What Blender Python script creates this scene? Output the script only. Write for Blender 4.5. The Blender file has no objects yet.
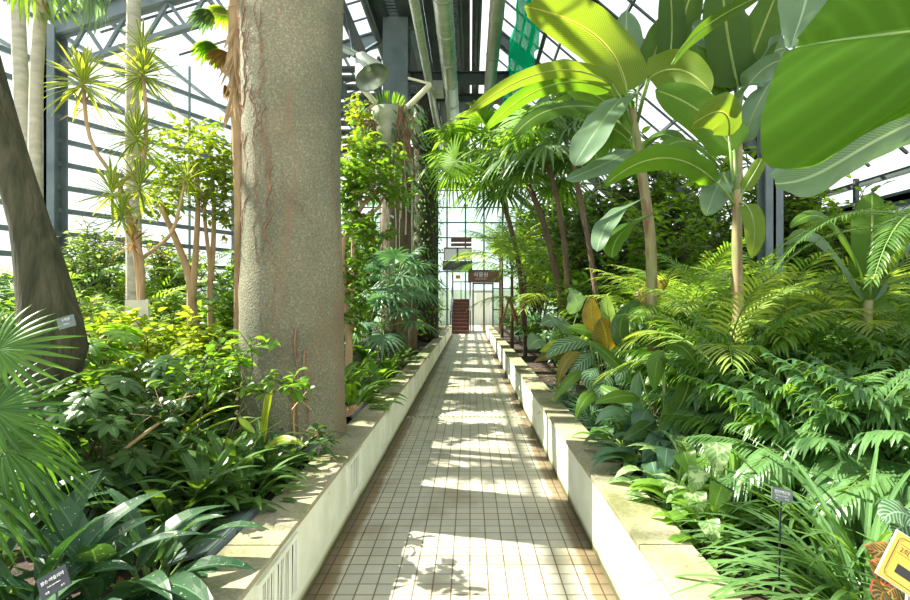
import bpy, math, random
from mathutils import Vector, Matrix, Quaternion
R = random.Random(7)
C = bpy.context.scene.collection
PI = math.pi
V = Vector
EYE, F = 1.5, 500.0
SOIL = 0.36

def P(px, py, d):
    """a world point from a sight on the photograph and its distance down the path"""
    return V(((px-470)/F*d, d, EYE-(py-302)/F*d))

# ------------------------------------------------------------------ materials
def new_mat(name):
    m = bpy.data.materials.new(name); m.use_nodes = True
    nt = m.node_tree; nt.nodes.clear()
    return m, nt, nt.nodes, nt.links

def ramp(N, cols):
    r = N.new('ShaderNodeValToRGB')
    e = r.color_ramp.elements
    while len(e) < len(cols): e.new(0.5)
    for k, (p, c) in enumerate(cols):
        e[k].position = p; e[k].color = (*c, 1)
    return r

def mat(name, cols, scale=5.0, rough=0.6, metal=0.0, bump=0.0, detail=6, stretch=(1,1,1), bscale=None, dist=0.0):
    m, nt, N, L = new_mat(name)
    out = N.new('ShaderNodeOutputMaterial'); b = N.new('ShaderNodeBsdfPrincipled')
    b.inputs['Roughness'].default_value = rough; b.inputs['Metallic'].default_value = metal
    tc = N.new('ShaderNodeTexCoord'); mp = N.new('ShaderNodeMapping'); mp.inputs['Scale'].default_value = stretch
    L.new(tc.outputs['Object'], mp.inputs[0])
    n = N.new('ShaderNodeTexNoise'); n.inputs['Scale'].default_value = scale; n.inputs['Detail'].default_value = detail
    n.inputs['Distortion'].default_value = dist
    L.new(mp.outputs[0], n.inputs['Vector'])
    if len(cols) == 1:
        b.inputs['Base Color'].default_value = (*cols[0], 1)
    else:
        k = len(cols)
        r = ramp(N, [(0.3+0.4*i/(k-1), c) for i, c in enumerate(cols)])
        L.new(n.outputs['Fac'], r.inputs[0]); L.new(r.outputs[0], b.inputs['Base Color'])
    if bump:
        n2 = N.new('ShaderNodeTexNoise'); n2.inputs['Scale'].default_value = bscale or scale*4; n2.inputs['Detail'].default_value = 5
        L.new(mp.outputs[0], n2.inputs['Vector'])
        bp = N.new('ShaderNodeBump'); bp.inputs['Strength'].default_value = bump; bp.inputs['Distance'].default_value = 0.02
        L.new(n2.outputs['Fac'], bp.inputs['Height']); L.new(bp.outputs[0], b.inputs['Normal'])
    L.new(b.outputs[0], out.inputs[0])
    return m

def leaf_mat(name, c1, c2, trans=0.35, gloss=0.35, tcol=None, veins=40.0, vein_amt=0.25, mid=None, spots=None, nscale=3.0, edge=None, slant=1.0, spec=.33):
    """leaf: base colour varies between c1 and c2; UV u runs across (0.5 = midrib), v along"""
    m, nt, N, L = new_mat(name)
    out = N.new('ShaderNodeOutputMaterial')
    tc = N.new('ShaderNodeTexCoord'); uv = N.new('ShaderNodeUVMap')
    geo = N.new('ShaderNodeObjectInfo')
    n = N.new('ShaderNodeTexNoise'); n.inputs['Scale'].default_value = nscale; n.inputs['Detail'].default_value = 3
    gp = N.new('ShaderNodeNewGeometry'); L.new(gp.outputs['Position'], n.inputs['Vector'])
    add = N.new('ShaderNodeMath'); add.operation = 'MULTIPLY_ADD'; add.inputs[1].default_value = 0.5
    L.new(geo.outputs['Random'], add.inputs[0]); L.new(n.outputs['Fac'], add.inputs[2])
    isl = N.new('ShaderNodeMath'); isl.operation = 'MULTIPLY_ADD'; isl.inputs[1].default_value = 0.5
    L.new(gp.outputs['Random Per Island'], isl.inputs[0]); L.new(add.outputs[0], isl.inputs[2])
    r = ramp(N, [(0.4, c1), (1.15 if False else 1.0, c2)])
    sb = N.new('ShaderNodeMath'); sb.operation = 'SUBTRACT'; sb.inputs[1].default_value = 0.25
    L.new(isl.outputs[0], sb.inputs[0]); L.new(sb.outputs[0], r.inputs[0])
    sep = N.new('ShaderNodeSeparateXYZ'); L.new(uv.outputs[0], sep.inputs[0])
    cen = N.new('ShaderNodeMath'); cen.operation = 'SUBTRACT'; cen.inputs[1].default_value = 0.5
    L.new(sep.outputs[0], cen.inputs[0])
    ab = N.new('ShaderNodeMath'); ab.operation = 'ABSOLUTE'; L.new(cen.outputs[0], ab.inputs[0])
    # side veins: slanting stripes
    sl = N.new('ShaderNodeMath'); sl.operation = 'MULTIPLY_ADD'; sl.inputs[1].default_value = -slant*0.5
    L.new(ab.outputs[0], sl.inputs[0]); L.new(sep.outputs[1], sl.inputs[2])
    ml = N.new('ShaderNodeMath'); ml.operation = 'MULTIPLY'; ml.inputs[1].default_value = veins*PI
    L.new(sl.outputs[0], ml.inputs[0])
    sn = N.new('ShaderNodeMath'); sn.operation = 'SINE'; L.new(ml.outputs[0], sn.inputs[0])
    pw = N.new('ShaderNodeMath'); pw.operation = 'ABSOLUTE'; L.new(sn.outputs[0], pw.inputs[0])
    p2 = N.new('ShaderNodeMath'); p2.operation = 'POWER'; p2.inputs[1].default_value = 6
    L.new(pw.outputs[0], p2.inputs[0])
    mv = N.new('ShaderNodeMath'); mv.operation = 'MULTIPLY'; mv.inputs[1].default_value = vein_amt
    L.new(p2.outputs[0], mv.inputs[0])
    mixv = N.new('ShaderNodeMixRGB'); mixv.inputs[2].default_value = (*(mid or tuple(min(1, x*1.7+.02) for x in c2)), 1)
    L.new(mv.outputs[0], mixv.inputs[0]); L.new(r.outputs[0], mixv.inputs[1])
    # midrib
    lt = N.new('ShaderNodeMath'); lt.operation = 'LESS_THAN'; lt.inputs[1].default_value = 0.028
    L.new(ab.outputs[0], lt.inputs[0])
    mm = N.new('ShaderNodeMath'); mm.operation = 'MULTIPLY'; mm.inputs[1].default_value = 0.75
    L.new(lt.outputs[0], mm.inputs[0])
    mixm = N.new('ShaderNodeMixRGB'); mixm.inputs[2].default_value = mixv.inputs[2].default_value
    L.new(mm.outputs[0], mixm.inputs[0]); L.new(mixv.outputs[0], mixm.inputs[1])
    col = mixm.outputs[0]
    if spots:
        vn = N.new('ShaderNodeTexNoise'); vn.inputs['Scale'].default_value = spots[1]; vn.inputs['Detail'].default_value = 2
        L.new(gp.outputs['Position'], vn.inputs['Vector'])
        rr = ramp(N, [(spots[2], (0,0,0)), (spots[2]+0.04, (1,1,1))]); L.new(vn.outputs['Fac'], rr.inputs[0])
        ms = N.new('ShaderNodeMixRGB'); ms.inputs[2].default_value = (*spots[0], 1)
        L.new(rr.outputs[0], ms.inputs[0]); L.new(col, ms.inputs[1]); col = ms.outputs[0]
    if edge:
        ge = N.new('ShaderNodeMath'); ge.operation = 'GREATER_THAN'; ge.inputs[1].default_value = 0.5-edge[1]
        L.new(ab.outputs[0], ge.inputs[0])
        me = N.new('ShaderNodeMixRGB'); me.inputs[2].default_value = (*edge[0], 1)
        L.new(ge.outputs[0], me.inputs[0]); L.new(col, me.inputs[1]); col = me.outputs[0]
    b = N.new('ShaderNodeBsdfPrincipled'); b.inputs['Roughness'].default_value = gloss
    b.inputs['Specular IOR Level'].default_value = spec
    L.new(col, b.inputs['Base Color'])
    t = N.new('ShaderNodeBsdfTranslucent')
    tm = N.new('ShaderNodeMixRGB'); tm.blend_type = 'MULTIPLY'; tm.inputs[0].default_value = 1
    k = tcol or (2.6, 2.3, 0.6)
    tm.inputs[2].default_value = (*k, 1)
    L.new(col, tm.inputs[1]); L.new(tm.outputs[0], t.inputs['Color'])
    mx = N.new('ShaderNodeMixShader'); mx.inputs[0].default_value = trans
    L.new(b.outputs[0], mx.inputs[1]); L.new(t.outputs[0], mx.inputs[2])
    L.new(mx.outputs[0], out.inputs[0])
    return m

M = {}
M['fan_green'] = leaf_mat('fan_palm_segment', (.03,.1,.012), (.08,.19,.025), trans=.35, gloss=.35, veins=0, vein_amt=0)
M['banana_dark'] = leaf_mat('shade_toned_banana_leaf', (.03,.075,.015), (.055,.12,.02), trans=.38, gloss=.5, veins=36, vein_amt=.12, mid=(.3,.36,.1), tcol=(1.9,1.8,.5), spec=.15)  # darker copy of the banana leaf, backlit shade put into its colour
M['banana'] = leaf_mat("banana_leaf", spec=.15, c1=(.035,.1,.012), c2=(.07,.17,.02), trans=.5, gloss=.42, veins=50, vein_amt=.22, mid=(.35,.45,.12), tcol=(2.4,2.2,.5))
M['banana_yellow'] = leaf_mat('young_banana_leaf', (.08,.165,.02), (.13,.22,.025), trans=.45, gloss=.45, spec=.2, veins=45, vein_amt=.25, mid=(.5,.5,.12), tcol=(1.8,1.6,.6))
M['banana_grey'] = leaf_mat('waxy_banana_leaf', (.065,.135,.07), (.12,.21,.115), trans=.3, gloss=.42, veins=50, vein_amt=.3, mid=(.4,.5,.35), tcol=(1.5,1.6,.8))
M['banana_giant'] = leaf_mat('giant_banana_leaf', (.045,.12,.012), (.06,.145,.015), trans=.6, gloss=.55, veins=11, vein_amt=.25, mid=(.1,.24,.03), tcol=(2.3,2.1,.5), nscale=1.5, slant=.0, spec=.08)
M['dark'] = leaf_mat('dark_glossy_leaf', (.03,.075,.027), (.075,.15,.04), trans=.3, gloss=.28, veins=8, vein_amt=.1)
M['strap'] = leaf_mat('strap_leaf', (.035,.09,.03), (.09,.18,.045), trans=.3, gloss=.28, veins=0, vein_amt=0)
M['spotted'] = leaf_mat('spotted_leaf', (.02,.065,.03), (.05,.12,.05), trans=.25, gloss=.4, veins=0, vein_amt=0, spots=((.5,.6,.4), 90, .68))
M['mid'] = leaf_mat('green_leaf', (.05,.13,.02), (.13,.25,.035), trans=.45, gloss=.35, veins=10, vein_amt=.15)
M['yellow'] = leaf_mat('yellow_green_leaf', (.11,.22,.02), (.34,.42,.04), trans=.5, gloss=.4, veins=8, vein_amt=.15, tcol=(1.7,1.6,.6))
M['pale'] = leaf_mat('pale_green_leaf', (.12,.22,.07), (.28,.38,.12), trans=.5, gloss=.4, veins=6, vein_amt=.1, tcol=(1.6,1.6,.8))  # pale tone also puts background haze into the colour of far bushes
M['bluegreen'] = leaf_mat('blue_green_leaf', (.05,.12,.07), (.13,.23,.14), trans=.3, gloss=.32, veins=14, vein_amt=.2, tcol=(1.6,2.0,.8))
M['frond'] = leaf_mat('palm_leaflet', (.05,.13,.025), (.15,.28,.05), trans=.45, gloss=.3, veins=0, vein_amt=0)
M['frond_yellow'] = leaf_mat('yellow_palm_leaflet', (.12,.26,.05), (.33,.43,.1), trans=.5, gloss=.35, veins=0, vein_amt=0, tcol=(1.7,1.6,.5))
M['frond_dark'] = leaf_mat('dark_palm_leaflet', (.055,.135,.055), (.13,.25,.09), trans=.4, gloss=.28, veins=0, vein_amt=0)
M['frond_lime'] = leaf_mat('lime_palm_segment', (.1,.25,.015), (.2,.36,.02), trans=.55, gloss=.35, veins=0, vein_amt=0, tcol=(1.9,1.8,.5))
M['frond_pale'] = leaf_mat('pale_and_hazed_palm_leaflet', (.13,.22,.13), (.25,.36,.2), trans=.4, gloss=.32, veins=0, vein_amt=0, tcol=(1.6,1.7,.9))  # on the far left palms this paleness is haze put into the colour
M['variegated'] = leaf_mat('variegated_arrow_leaf', (.08,.18,.05), (.16,.28,.09), trans=.35, gloss=.35, veins=7, vein_amt=.35, mid=(.5,.6,.35), spots=((.4,.52,.26), 26, .56), tcol=(1.5,1.5,.8))
M['veined'] = leaf_mat('white_veined_leaf', (.03,.09,.045), (.06,.14,.06), trans=.3, gloss=.28, veins=9, vein_amt=.7, mid=(.35,.5,.35))
M['bronze'] = leaf_mat('bronze_leaf', (.085,.08,.015), (.17,.145,.02), trans=.38, gloss=.35, veins=12, vein_amt=.3, mid=(.4,.35,.08), tcol=(1.9,1.5,.5))
M['croton'] = leaf_mat('croton_leaf', (.04,.07,.025), (.1,.09,.03), trans=.25, gloss=.3, veins=9, vein_amt=.8, mid=(.55,.28,.08), edge=((.6,.12,.09), .07), slant=.8)
M['dead'] = leaf_mat('dead_leaf', (.25,.15,.05), (.45,.32,.09), trans=.35, gloss=.6, veins=0, vein_amt=0, tcol=(1.3,1.1,.7))
M['striped'] = leaf_mat('green_yellow_striped_leaf', (.1,.22,.03), (.2,.33,.05), trans=.45, gloss=.35, veins=0, vein_amt=0, edge=((.6,.6,.18), .12))

M['stem_green'] = mat('green_stem', [(.1,.2,.04), (.22,.32,.08)], 8, .5)
M['stem_dark'] = mat('dark_stem', [(.05,.06,.025), (.12,.11,.05)], 20, .7)
M['banana_stem'] = mat('banana_stem', [(.14,.2,.05), (.3,.27,.12), (.2,.09,.055)], 5, .45, stretch=(3,3,.6))
M['stem_tan'] = mat('tan_bark', [(.35,.22,.11), (.6,.42,.24)], 6, .8, bump=.4, stretch=(1,1,.4))
M['bark_pale'] = mat('pale_bark', [(.36,.35,.27), (.58,.55,.43)], 7, .8, bump=.4, stretch=(1,1,2.5))
M['bark_dark'] = mat('mossy_dark_bark', [(.02,.026,.01), (.05,.052,.022), (.085,.078,.045)], 6, .9, bump=1.0, stretch=(3,3,.5), bscale=18, dist=.4)
M['bark_brown'] = mat('brown_bark', [(.09,.06,.04), (.2,.14,.09)], 6, .9, bump=.9, stretch=(1,1,.4), bscale=20)
M['root'] = mat('reddish_root', [(.16,.07,.04), (.36,.2,.12)], 9, .8)
M['steel'] = mat('blue_grey_painted_steel', [(.13,.17,.19), (.2,.25,.27)], 3, .5, metal=.1)
M['steel_dark'] = mat('dark_green_grey_steel', [(.035,.05,.05), (.07,.09,.085)], 3, .55, metal=.1)
M['duct'] = mat('galvanised_duct', [(.4,.43,.38), (.58,.6,.52)], 3, .38, metal=.6, stretch=(1,4,1))
M['lamp_metal'] = mat('grey_green_lamp_metal', [(.3,.36,.3), (.42,.47,.4)], 4, .3, metal=.6)
M['cream_metal'] = mat('cream_painted_tube', [(.55,.56,.38), (.65,.65,.48)], 4, .4)
M['slate'] = mat('slate_plate', [(.1,.14,.13), (.16,.21,.19)], 12, .35)
M['black_plate'] = mat('black_label_plate', [(.02,.03,.035), (.035,.045,.05)], 12, .4)
M['white_ink'] = mat('white_lettering', [(.8,.8,.78)], 1, .5)
M['black_ink'] = mat('black_lettering', [(.03,.03,.03)], 1, .5)
M['yellow_sign'] = mat('yellow_sign_face', [(.75,.45,.05), (.82,.55,.1)], 14, .45)
M['white_plastic'] = mat('white_backing', [(.7,.72,.68)], 1, .4)
M['stair_red'] = mat('red_brown_stair', [(.1,.035,.025), (.17,.06,.04)], 5, .5)
M['sign_brown'] = mat('brown_sign_board', [(.13,.075,.04), (.17,.1,.055)], 3, .6)
M['terracotta'] = mat('terracotta', [(.5,.22,.12), (.62,.32,.2)], 8, .7)
M['cement'] = mat('old_cement', [(.28,.32,.22), (.45,.47,.36)], 7, .85, bump=.4)
M['board_pale'] = mat('pale_board', [(.62,.58,.42), (.75,.72,.55)], 4, .6)
M['soil'] = mat('dark_soil', [(.015,.011,.008), (.045,.03,.02), (.1,.06,.035)], 14, .95, bump=1, bscale=40)
M['grille_dark'] = mat('opening_shade_paint', [(.03,.03,.028)], 1, .8)
M['wood_red'] = mat('weathered_red_wood', [(.25,.1,.06), (.35,.17,.1)], 8, .7)

def glass_mat(name, tint, refl=.12):
    m, nt, N, L = new_mat(name)
    out = N.new('ShaderNodeOutputMaterial'); t = N.new('ShaderNodeBsdfTransparent'); g = N.new('ShaderNodeBsdfGlossy')
    t.inputs[0].default_value = (*tint, 1); g.inputs['Roughness'].default_value = .08
    mx = N.new('ShaderNodeMixShader'); mx.inputs[0].default_value = refl
    L.new(t.outputs[0], mx.inputs[1]); L.new(g.outputs[0], mx.inputs[2]); L.new(mx.outputs[0], out.inputs[0])
    return m
M['glass'] = glass_mat('greenhouse_glass', (.97,.99,.98), .06)
M['glass_green'] = glass_mat('pale_green_glass', (.85,.96,.9), .08)

def net_mat():
    m, nt, N, L = new_mat('green_shade_net')
    out = N.new('ShaderNodeOutputMaterial'); t = N.new('ShaderNodeBsdfTransparent')
    d = N.new('ShaderNodeBsdfDiffuse'); tr = N.new('ShaderNodeBsdfTranslucent')
    d.inputs[0].default_value = (.0,.3,.13,1); tr.inputs[0].default_value = (.0,.5,.25,1)
    a = N.new('ShaderNodeMixShader'); a.inputs[0].default_value = .6
    L.new(d.outputs[0], a.inputs[1]); L.new(tr.outputs[0], a.inputs[2])
    mx = N.new('ShaderNodeMixShader'); mx.inputs[0].default_value = .72
    L.new(t.outputs[0], mx.inputs[1]); L.new(a.outputs[0], mx.inputs[2]); L.new(mx.outputs[0], out.inputs[0])
    return m
M['net'] = net_mat()

def tile_mat():
    m, nt, N, L = new_mat('paving_tiles')
    out = N.new('ShaderNodeOutputMaterial'); b = N.new('ShaderNodeBsdfPrincipled'); b.inputs['Roughness'].default_value = .6
    tc = N.new('ShaderNodeTexCoord')
    br = N.new('ShaderNodeTexBrick'); br.offset = 0; br.squash = 1
    br.inputs['Scale'].default_value = 1
    br.inputs['Brick Width'].default_value = .0985; br.inputs['Row Height'].default_value = .0985
    br.inputs['Mortar Size'].default_value = .0045; br.inputs['Mortar Smooth'].default_value = .3
    br.inputs['Color1'].default_value = (.40,.385,.31,1); br.inputs['Color2'].default_value = (.47,.45,.37,1)
    br.inputs['Mortar'].default_value = (.15,.12,.08,1); br.inputs['Bias'].default_value = .2
    L.new(tc.outputs['Object'], br.inputs['Vector'])
    n = N.new('ShaderNodeTexNoise'); n.inputs['Scale'].default_value = 2.2; n.inputs['Detail'].default_value = 8
    L.new(tc.outputs['Object'], n.inputs['Vector'])
    r = ramp(N, [(.3,(.72,.66,.56)), (.5,(1,1,1)), (.75,(1.08,1.03,.95))]); L.new(n.outputs[0], r.inputs[0])
    mu = N.new('ShaderNodeMixRGB'); mu.blend_type = 'MULTIPLY'; mu.inputs[0].default_value = 1
    L.new(br.outputs['Color'], mu.inputs[1]); L.new(r.outputs[0], mu.inputs[2])
    # grime along the two border courses
    sp = N.new('ShaderNodeSeparateXYZ'); L.new(tc.outputs['Object'], sp.inputs[0])
    ad = N.new('ShaderNodeMath'); ad.operation = 'ADD'; ad.inputs[1].default_value = .045; L.new(sp.outputs[0], ad.inputs[0])
    ab = N.new('ShaderNodeMath'); ab.operation = 'ABSOLUTE'; L.new(ad.outputs[0], ab.inputs[0])
    nn = N.new('ShaderNodeTexNoise'); nn.inputs['Scale'].default_value = 5; L.new(tc.outputs['Object'], nn.inputs['Vector'])
    ma = N.new('ShaderNodeMath'); ma.operation = 'MULTIPLY_ADD'; ma.inputs[1].default_value = .06
    L.new(nn.outputs[0], ma.inputs[0]); L.new(ab.outputs[0], ma.inputs[2])
    rg = ramp(N, [(.69,(1,1,1)), (.72,(.48,.38,.27)), (.8,(.36,.29,.2))]); L.new(ma.outputs[0], rg.inputs[0])
    m2 = N.new('ShaderNodeMixRGB'); m2.blend_type = 'MULTIPLY'; m2.inputs[0].default_value = 1
    L.new(mu.outputs[0], m2.inputs[1]); L.new(rg.outputs[0], m2.inputs[2])
    L.new(m2.outputs[0], b.inputs['Base Color'])
    bp = N.new('ShaderNodeBump'); bp.inputs['Strength'].default_value = .6; bp.inputs['Distance'].default_value = .004
    inv = N.new('ShaderNodeMath'); inv.operation = 'SUBTRACT'; inv.inputs[0].default_value = 1
    L.new(br.outputs['Fac'], inv.inputs[1])
    n3 = N.new('ShaderNodeTexNoise'); n3.inputs['Scale'].default_value = 160; L.new(tc.outputs['Object'], n3.inputs['Vector'])
    a3 = N.new('ShaderNodeMath'); a3.operation = 'MULTIPLY_ADD'; a3.inputs[1].default_value = .35
    L.new(n3.outputs[0], a3.inputs[0]); L.new(inv.outputs[0], a3.inputs[2])
    L.new(a3.outputs[0], bp.inputs['Height']); L.new(bp.outputs[0], b.inputs['Normal'])
    L.new(b.outputs[0], out.inputs[0])
    return m
M['tiles'] = tile_mat()

def plaster_mat():
    m, nt, N, L = new_mat('painted_plaster')
    out = N.new('ShaderNodeOutputMaterial'); b = N.new('ShaderNodeBsdfPrincipled'); b.inputs['Roughness'].default_value = .7
    tc = N.new('ShaderNodeTexCoord')
    n = N.new('ShaderNodeTexNoise'); n.inputs['Scale'].default_value = 3; n.inputs['Detail'].default_value = 7
    L.new(tc.outputs['Object'], n.inputs['Vector'])
    r = ramp(N, [(.3,(.62,.64,.5)), (.55,(.76,.78,.66)), (.8,(.8,.82,.71))]); L.new(n.outputs[0], r.inputs[0])
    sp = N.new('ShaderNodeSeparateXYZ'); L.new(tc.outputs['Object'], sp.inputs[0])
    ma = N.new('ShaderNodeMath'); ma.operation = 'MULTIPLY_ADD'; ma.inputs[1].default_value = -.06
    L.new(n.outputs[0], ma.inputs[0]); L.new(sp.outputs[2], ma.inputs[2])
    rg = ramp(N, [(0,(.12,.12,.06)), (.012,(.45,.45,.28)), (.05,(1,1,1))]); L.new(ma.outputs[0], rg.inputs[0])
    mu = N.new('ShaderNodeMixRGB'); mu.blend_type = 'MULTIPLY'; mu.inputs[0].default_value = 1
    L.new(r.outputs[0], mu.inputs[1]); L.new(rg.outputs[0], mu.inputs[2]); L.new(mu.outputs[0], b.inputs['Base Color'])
    L.new(b.outputs[0], out.inputs[0])
    return m
M['plaster'] = plaster_mat()

def cap_mat():
    m, nt, N, L = new_mat('mossy_stone_coping')
    out = N.new('ShaderNodeOutputMaterial'); b = N.new('ShaderNodeBsdfPrincipled'); b.inputs['Roughness'].default_value = .8
    tc = N.new('ShaderNodeTexCoord')
    n = N.new('ShaderNodeTexNoise'); n.inputs['Scale'].default_value = 2.2; n.inputs['Detail'].default_value = 9
    L.new(tc.outputs['Object'], n.inputs['Vector'])
    r = ramp(N, [(.33,(.17,.17,.07)), (.45,(.27,.26,.15)), (.58,(.34,.3,.21)), (.75,(.27,.27,.12))]); L.new(n.outputs[0], r.inputs[0])
    n2 = N.new('ShaderNodeTexNoise'); n2.inputs['Scale'].default_value = 60; n2.inputs['Detail'].default_value = 4
    L.new(tc.outputs['Object'], n2.inputs['Vector'])
    r2 = ramp(N, [(.3,(.7,.7,.7)), (.6,(1.05,1.05,1.05))]); L.new(n2.outputs[0], r2.inputs[0])
    mu = N.new('ShaderNodeMixRGB'); mu.blend_type = 'MULTIPLY'; mu.inputs[0].default_value = 1
    L.new(r.outputs[0], mu.inputs[1]); L.new(r2.outputs[0], mu.inputs[2]); L.new(mu.outputs[0], b.inputs['Base Color'])
    L.new(b.outputs[0], out.inputs[0])
    return m
M['cap'] = cap_mat()

def big_trunk_mat():
    m, nt, N, L = new_mat('grey_ringed_trunk')
    out = N.new('ShaderNodeOutputMaterial'); b = N.new('ShaderNodeBsdfPrincipled'); b.inputs['Roughness'].default_value = .85
    tc = N.new('ShaderNodeTexCoord')
    n = N.new('ShaderNodeTexNoise'); n.inputs['Scale'].default_value = 1.6; n.inputs['Detail'].default_value = 10
    L.new(tc.outputs['Object'], n.inputs['Vector'])
    r = ramp(N, [(.3,(.11,.115,.07)), (.5,(.175,.172,.112)), (.7,(.235,.22,.15))]); L.new(n.outputs[0], r.inputs[0])
    n2 = N.new('ShaderNodeTexNoise'); n2.inputs['Scale'].default_value = 70; n2.inputs['Detail'].default_value = 3
    L.new(tc.outputs['Object'], n2.inputs['Vector'])
    r2 = ramp(N, [(.35,(.8,.8,.76)), (.52,(1,1,1)), (.7,(1.5,1.5,1.42))]); L.new(n2.outputs[0], r2.inputs[0])
    mu = N.new('ShaderNodeMixRGB'); mu.blend_type = 'MULTIPLY'; mu.inputs[0].default_value = 1
    L.new(r.outputs[0], mu.inputs[1]); L.new(r2.outputs[0], mu.inputs[2])
    # rust stains, vertical
    mp = N.new('ShaderNodeMapping'); mp.inputs['Scale'].default_value = (3,3,.5); L.new(tc.outputs['Object'], mp.inputs[0])
    n4 = N.new('ShaderNodeTexNoise'); n4.inputs['Scale'].default_value = 1.3; n4.inputs['Detail'].default_value = 6; n4.inputs['Distortion'].default_value = 1
    L.new(mp.outputs[0], n4.inputs['Vector'])
    r4 = ramp(N, [(.55,(0,0,0)), (.72,(.55,.55,.55))]); L.new(n4.outputs[0], r4.inputs[0])
    ms = N.new('ShaderNodeMixRGB'); ms.inputs[2].default_value = (.22,.13,.075,1)
    L.new(r4.outputs[0], ms.inputs[0]); L.new(mu.outputs[0], ms.inputs[1]); L.new(ms.outputs[0], b.inputs['Base Color'])
    bp = N.new('ShaderNodeBump'); bp.inputs['Strength'].default_value = .8; bp.inputs['Distance'].default_value = .01
    L.new(n2.outputs[0], bp.inputs['Height']); L.new(bp.outputs[0], b.inputs['Normal'])
    L.new(b.outputs[0], out.inputs[0])
    return m
M['big_trunk'] = big_trunk_mat()

# ------------------------------------------------------------------ mesh builder
class MB:
    def __init__(s): s.v = []; s.f = []; s.uv = []
    def grid(s, rows, us, vs):
        """rows: list of lists of points"""
        b = len(s.v); k = len(rows[0])
        for r in rows: s.v.extend(r)
        for i in range(len(rows)-1):
            for j in range(k-1):
                s.f.append((b+i*k+j, b+i*k+j+1, b+(i+1)*k+j+1, b+(i+1)*k+j))
                s.uv += [(us[j],vs[i]), (us[j+1],vs[i]), (us[j+1],vs[i+1]), (us[j],vs[i+1])]
    def box(s, lo, hi, mtx=None):
        b = len(s.v)
        for z in (lo[2],hi[2]):
            for x,y in ((lo[0],lo[1]),(hi[0],lo[1]),(hi[0],hi[1]),(lo[0],hi[1])):
                p = V((x,y,z)); s.v.append(mtx @ p if mtx else p)
        for q in ((3,2,1,0),(4,5,6,7),(0,1,5,4),(1,2,6,5),(2,3,7,6),(3,0,4,7)):
            s.f.append(tuple(b+i for i in q)); s.uv += [(0,0),(1,0),(1,1),(0,1)]
        return s
    def beam(s, a, c, w, h=None):
        """square bar from a to c"""
        h = h or w
        a = V(a); c = V(c); d = c-a; l = d.length
        q = d.to_track_quat('Y','Z').to_matrix().to_4x4(); q.translation = a
        return s.box((-w/2,0,-h/2), (w/2,l,h/2), q)
    def tube(s, pts, rads, sides=8, cap=True):
        pts = [V(p) for p in pts]; n = len(pts)
        if not hasattr(rads, '__len__'): rads = [rads]*n
        b = len(s.v); ref = None
        for i in range(n):
            t = (pts[min(i+1,n-1)]-pts[max(i-1,0)]).normalized()
            if ref is None:
                ref = t.orthogonal().normalized()
            ref = (ref - t*ref.dot(t)).normalized()
            bi = t.cross(ref)
            for k in range(sides):
                a = 2*PI*k/sides
                s.v.append(pts[i] + (ref*math.cos(a)+bi*math.sin(a))*rads[i])
        for i in range(n-1):
            for k in range(sides):
                k2 = (k+1)%sides
                s.f.append((b+i*sides+k, b+i*sides+k2, b+(i+1)*sides+k2, b+(i+1)*sides+k))
                s.uv += [(k/sides,i/n),((k+1)/sides,i/n),((k+1)/sides,(i+1)/n),(k/sides,(i+1)/n)]
        if cap:
            for off, rev in ((0,True),((n-1)*sides,False)):
                f = [b+off+k for k in range(sides)]
                if rev: f.reverse()
                s.f.append(tuple(f)); s.uv += [(0,0)]*sides
        return s
    def lathe(s, prof, sides=24, mtx=None):
        b = len(s.v)
        for r,z in prof:
            for k in range(sides):
                a = 2*PI*k/sides; p = V((r*math.cos(a), r*math.sin(a), z))
                s.v.append(mtx @ p if mtx else p)
        for i in range(len(prof)-1):
            for k in range(sides):
                k2 = (k+1)%sides
                s.f.append((b+i*sides+k, b+i*sides+k2, b+(i+1)*sides+k2, b+(i+1)*sides+k)); s.uv += [(0,0)]*4
        return s
    def mesh(s, name, smooth=False):
        me = bpy.data.meshes.new(name)
        me.from_pydata([tuple(p) for p in s.v], [], s.f)
        ul = me.uv_layers.new(name='UVMap')
        flat = [c for uv in s.uv for c in uv]
        if len(flat) == 2*len(me.loops): ul.data.foreach_set('uv', flat)
        if smooth: me.polygons.foreach_set('use_smooth', [True]*len(me.polygons))
        me.update()
        return me

def obj(name, data, m=None, parent=None, mtx=None, kind=None):
    if isinstance(data, MB): data = data.mesh(name)
    if m is not None and not data.materials: data.materials.append(m)
    o = bpy.data.objects.new(name, data); C.objects.link(o)
    if mtx is not None: o.matrix_local = mtx
    if parent: o.parent = parent
    if kind: o['kind'] = kind
    return o
def struct(name, data, m): return obj(name, data, m, kind='structure')
def tag(o, label, cat, group=None):
    o['label'] = label; o['category'] = cat
    if group: o['group'] = group
    return o
def thing(name, label, cat, loc=(0,0,0), rz=0, group=None, sc=1):
    o = bpy.data.objects.new(name, None); C.objects.link(o); o.empty_display_size = .1
    o.location = loc; o.rotation_euler = (0,0,rz); o.scale = (sc,sc,sc)
    return tag(o, label, cat, group)
def copy_tree(o, parent=None):
    c = o.copy(); C.objects.link(c); c.parent = parent
    for ch in list(o.children): copy_tree(ch, c)
    return c

# ------------------------------------------------------------------ leaves
def prof(kind, t):
    if kind == 'lance': return max(0, math.sin(PI*t**.75))**.85
    if kind == 'strap': return min(1, (t/.15+.25))*min(1, ((1-t)/.4))**.7 if t < 1 else 0
    if kind == 'oval': return max(0, math.sin(PI*t**.85))**.65
    if kind == 'ovate': return max(0, math.sin(PI*t**.6))**.8
    if kind == 'heart': return (min(1,t/.06)**.5)*(max(0,1-t**1.3))**.8 if t > 0 else .25
    if kind == 'banana': return min(1,(t+.01)/.08)**.6*max(0,1-((max(t,.45)-.45)/.55)**2.6)**.6
    return 1

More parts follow.
